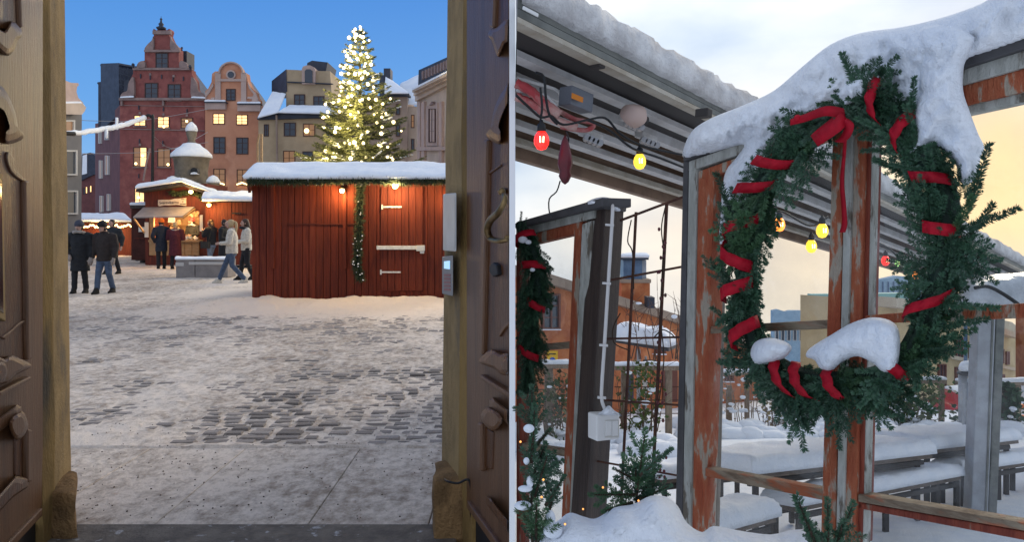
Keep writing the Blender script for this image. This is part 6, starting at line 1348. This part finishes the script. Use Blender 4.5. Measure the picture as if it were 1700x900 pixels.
for w in ((901, 488, 931, 547), (985, 515, 1008, 565), (1090, 548, 1106, 588), (1140, 566, 1154, 600), (1170, 600, 1186, 632), (1205, 604, 1219, 634)): win(BB, *w, 'pane_dark', bb, 'brown_win', 2, 3, 3, .08, sill='snow_far')
MB().pplate(BB, [(1036, 672), (1036, 620), (1052, 622), (1052, 670)], .05, .05).build('door', 'roof_dark', bb); MB().pplate(BB, [(1101, 668)] + [(1101, 618)] + arcpts(1113, 618, 12, 180, 0, 8) + [(1125, 668)], .05, .05).build('arched_door', 'brown_win', bb)
ys = thing('yellow_sign', 'yellow parking sign with blue disc on the brick building', 'sign', BB(917, 606, .1)); MB().pplate(BB, [(909, 583), (926, 583), (926, 606), (909, 606)], .12, .03).build('plate', 'sign_yellow', ys); MB().pplate(BB, arcpts(917.5, 598, 4.5, 0, 340, 16), .135, .012).build('disc', 'sign_blue', ys); MB().pplate(BB, [(912, 587), (923, 587), (923, 589), (912, 589)], .135, .012).build('printed_line', 'ink', ys)
sg2 = thing('street_sign', 'small dark double street sign above the railing', 'sign', V(1090, 720, 18)); pxbox(MB(), 1068, 1090, 598, 603, 18, .03).build('upper_plate', 'black_iron', sg2); pxbox(MB(), 1068, 1090, 605, 609, 18, .03).build('lower_plate', 'black_iron', sg2); pxbox(MB(), 1067, 1075, 632, 652, 17.9, .03).build('white_notice', 'plastic_white', sg2); MB().tube([V(1072, 592, 18.05), V(1072, 720, 18.05)], .03, 6).build('pole', 'steel', sg2)
ck = thing('brick_chimney', 'orange brick chimney with blue metal shaft beyond the trellis', 'chimney', V(1055, 560, 26)); pxbox(MB(), 1032, 1079, 466, 580, 26, 1).build('stack', 'brick_orange', ck); pxbox(MB(), 1030, 1081, 464, 470, 25.95, 1.1).build('coping', 'tan_roof', ck); pxbox(MB(), 1035, 1066, 432, 464, 26.1, .8).build('metal_shaft', 'shaft_blue', ck); pxbox(MB(), 1066, 1073, 432, 464, 26.3, .6).build('shaft_side', 'post_metal', ck); pxbox(MB(), 1031, 1077, 427, 431.5, 25.9, 1.2).build('cover_plate', 'roof_dark', ck); snow_slab([V(1031, 427, 25.9), V(1077, 427, 25.9), V(1076, 425, 27), V(1031, 425, 27)], .12, .1, 'cover_snow', ck, 8, 4)
pxbox(MB(), 1075, 1087, 494, 512, 25, .6).build('vent_box', 'roof_dark', ck)
cn = thing('snowy_canopy', 'flat canopy under a thick snow pillow beyond the trellis', 'canopy', V(1075, 580, 19)); MB().hexa([V(1015, 564, 19), V(1110, 577, 19), V(1122, 572, 20.5), V(1015, 560, 20.5)], [V(1015, 568, 19), V(1110, 584, 19), V(1122, 578, 20.5), V(1015, 566, 20.5)]).build('roof_plate', 'slate_trim', cn)
snow_slab([V(1015, 563, 18.95), V(1110, 576, 18.95), V(1124, 571, 20.6), V(1015, 558, 20.6)], .42, .35, 'snow_pillow', cn, 16, 8, .03, 2); MB().tube([V(1060, 580, 20), V(1060, 700, 20)], .06, 6).build('support', 'steel', cn)
F1 = Pl(1280, 95, 1360, 95.1); b1 = facade('apartment_block', 'pale blue apartment blocks far behind the wreath', F1, [(1283, 640), (1283, 516), (1292, 514), (1305, 518), (1312, 516), (1330, 516), (1349, 519), (1349, 640)], 'blue_block', .8, 'building')
for k in range(6): win(F1, 1287 + k * 10, 548, 1293 + k * 10, 566, D_, b1, 'win_white', 1, 1, .6, .2)
F2 = Pl(1345, 62, 1500, 62.1); b2 = facade('cream_building', 'cream building with teal roof edge seen left and right of the middle post', F2, [(1350, 680), (1350, 495), (1500, 495), (1500, 680)], 'pale_plaster', .8, 'building'); MB().pplate(F2, [(1347, 489), (1502, 487), (1502, 497), (1347, 497)], .5, .8).build('roof_edge', 'teal', b2); win(F2, 1450, 509, 1469, 526, D_, b2, 'win_white', 2, 1, 1, .2); win(F2, 1472, 512, 1490, 522, 'pane_lit', b2, 'win_white', 1, 1, 1, .2)
MB().pplate(F2, arcpts(1368, 525, 7, 0, 180, 10), .2, .15).build('half_round_window', 'pane_dark', b2); pxbox(MB(), 1368, 1372, 504, 509, 61.7, .2).build('wall_vent', 'roof_dark', b2)
F3 = Pl(1440, 75, 1520, 75.1); b3 = facade('blue_roofed_hall', 'blue metal hall rising behind the cream building', F3, [(1442, 560), (1444, 468), (1490, 458), (1530, 462), (1530, 560)], 'blue_block', .8, 'building')
for k in range(9): MB().pplate(F3, [(1448 + k * 9, 486), (1448 + k * 9, 468), (1449.2 + k * 9, 468), (1449.2 + k * 9, 486)], .2, .15).build('seam', 'shaft_blue', b3)
F4 = Pl(1500, 30, 1690, 46); b4 = facade('yellow_building', 'yellow plastered building with brown windows and cornice at right', F4, [(1490, 720), (1490, 500), (1560, 512), (1690, 560), (1690, 700)], 'yellow_plaster', 4, 'building')
MB().pplate(F4, [(1488, 494), (1562, 506), (1692, 554), (1692, 563), (1560, 521), (1488, 510)], .5, 1).build('cornice', 'pale_plaster', b4); MB().pplate(F4, [(1580, 590), (1692, 612), (1692, 617), (1580, 596)], .25, .3).build('string_course', 'pale_plaster', b4)
for w in ((1533, 545, 1545, 590), (1589, 560, 1600, 598), (1611, 568, 1619, 602), (1588, 610, 1600, 650), (1612, 612, 1619, 648), (1663, 580, 1668, 604), (1672, 584, 1677, 606), (1665, 622, 1669, 645), (1560, 605, 1572, 645)): win(F4, *w, 'pane_dark', b4, 'brown_win', 2, 2, 1.2, .1)
b5 = facade('wing_building', 'sunlit cream wing beside the grey post at right', Pl(1660, 50, 1692, 54), [(1658, 700), (1658, 530), (1680, 535), (1692, 545), (1692, 700)], 'pale_plaster', 3, 'building')
for w in ((1662, 548, 1667, 575), (1671, 552, 1676, 578), (1662, 590, 1667, 622), (1671, 594, 1676, 624)): win(Pl(1660, 50, 1692, 54), *w, 'pane_dark', b5, 'brown_win', 1, 2, 1, .12)
b6 = facade('brick_tower', 'brown brick wall at the far right edge', Pl(1684, 40, 1760, 36), [(1686, 720), (1686, 520), (1760, 500), (1760, 720)], 'brick_orange', 3, 'building')
# snowy awning and plastic cover beyond the upper right pane
cv = thing('snowy_cover', 'sagging transparent cover holding snow behind the upper right pane', 'cover', V(1660, 505, 6)); pillow([(1585, 508), (1592, 486), (1612, 466), (1640, 457), (1680, 454), (1730, 454), (1730, 504), (1690, 512), (1640, 514)], Pl(1500, 6, 1800, 6.01), .25, 26, 8, .3, .02, 3).build('snow_load', 'plastic_sheet', cv, True); MB().tube(cat_smooth([V(1618, 478, 5.7), V(1640, 476, 5.7), V(1665, 488, 5.7), V(1690, 505, 5.7)], 5), .015, 6).build('cord', 'cable', cv)
pl2 = thing('street_pole', 'slim blue grey pole with snow capped lamp hood beyond the railing', 'pole', V(1603, 706, 19)); MB().tube([V(1603, 720, 18.6), V(1603, 535, 18.6)], .045, 8).build('shaft', 'shaft_blue', pl2, True); MB().lathe(V(1612, 622, 18.5), [(.32, 0), (.30, .05), (.12, .12)], 14).build('hood', 'slate_trim', pl2, True); tag(pillow([(1592, 615), (1594, 603), (1604, 599), (1622, 600), (1636, 604), (1636, 616), (1612, 618)], Pl(1500, 18.4, 1700, 18.41), .3, 10, 4, .3, .01, 3).build('hood_snow', 'snow', smooth=True), 'snow cap on the lamp hood left of the grey post', 'snow'); MB().tube([V(1598, 622, 18.6), V(1598, 716, 18.6)], .10, 8).build('stem', 'post_metal', pl2, True)
def car(label, x0, x1, yb, d, mat, ht, name='parked_car', cat='car'):
    k = d / F; L_ = (x1 - x0) * k; b = V((x0 + x1) / 2, yb, d); t = thing(name, label, cat, b); h = ht * k
    pr = [(-.5, .18), (-.5, .5), (-.44, .56), (-.30, .60), (-.20, .95), (.18, 1.0), (.34, .62), (.48, .52), (.5, .2)]
    MB().prism([b + Vector((L_ * u, -.8, h * v)) for u, v in pr], (0, 1.6, 0)).build('body', mat, t, bevel=.05); MB().prism([b + Vector((L_ * u, -.83, h * v)) for u, v in ((-.26, .63), (-.17, .9), (.15, .93), (.27, .63))], (0, .02, 0)).build('side_window', 'pane_dark', t)
    for u in (-.30, .30):
        c_ = b + Vector((L_ * u, -.8, h * .2)); w_ = MB().tube([c_ + Vector((0, -.05, 0)), c_ + Vector((0, .18, 0))], h * .21, 14).build('wheel', 'tyre', t); MB().tube([c_ + Vector((0, -.06, 0)), c_ + Vector((0, -.04, 0))], h * .13, 12).build('rim', 'steel', w_)
    snow_slab([b + Vector((L_ * -.18, -.7, h * .97)), b + Vector((L_ * .18, -.7, h * 1.0)), b + Vector((L_ * .18, .7, h * 1.0)), b + Vector((L_ * -.18, .7, h * .97))], .1, .1, 'roof_snow', t, 8, 4)
car('red car parked beyond the railing left of the grey post', 1560, 1640, 690, 27, 'car_red', 40); car('pale van parked beyond the railing at the right edge', 1660, 1760, 692, 28, 'car_white', 56, 'parked_van', 'van')
ba = thing('orange_barrier', 'orange barrier with white panels behind the right railing', 'barrier', V(1690, 706, 21)); 
for x0, x1, y0, y1, mt in ((1668, 1760, 672, 680, 'barrier'), (1668, 1760, 690, 706, 'barrier')): pxbox(MB(), x0, x1, y0, y1, 21, .1).build('board', mt, ba)
for x in (1676, 1692): pxbox(MB(), x, x + 9, 681, 689, 21, .05).build('white_panel', 'plastic_white', ba)
pxbox(MB(), 1668, 1672, 680, 690, 21, .1).build('upright', 'barrier', ba)
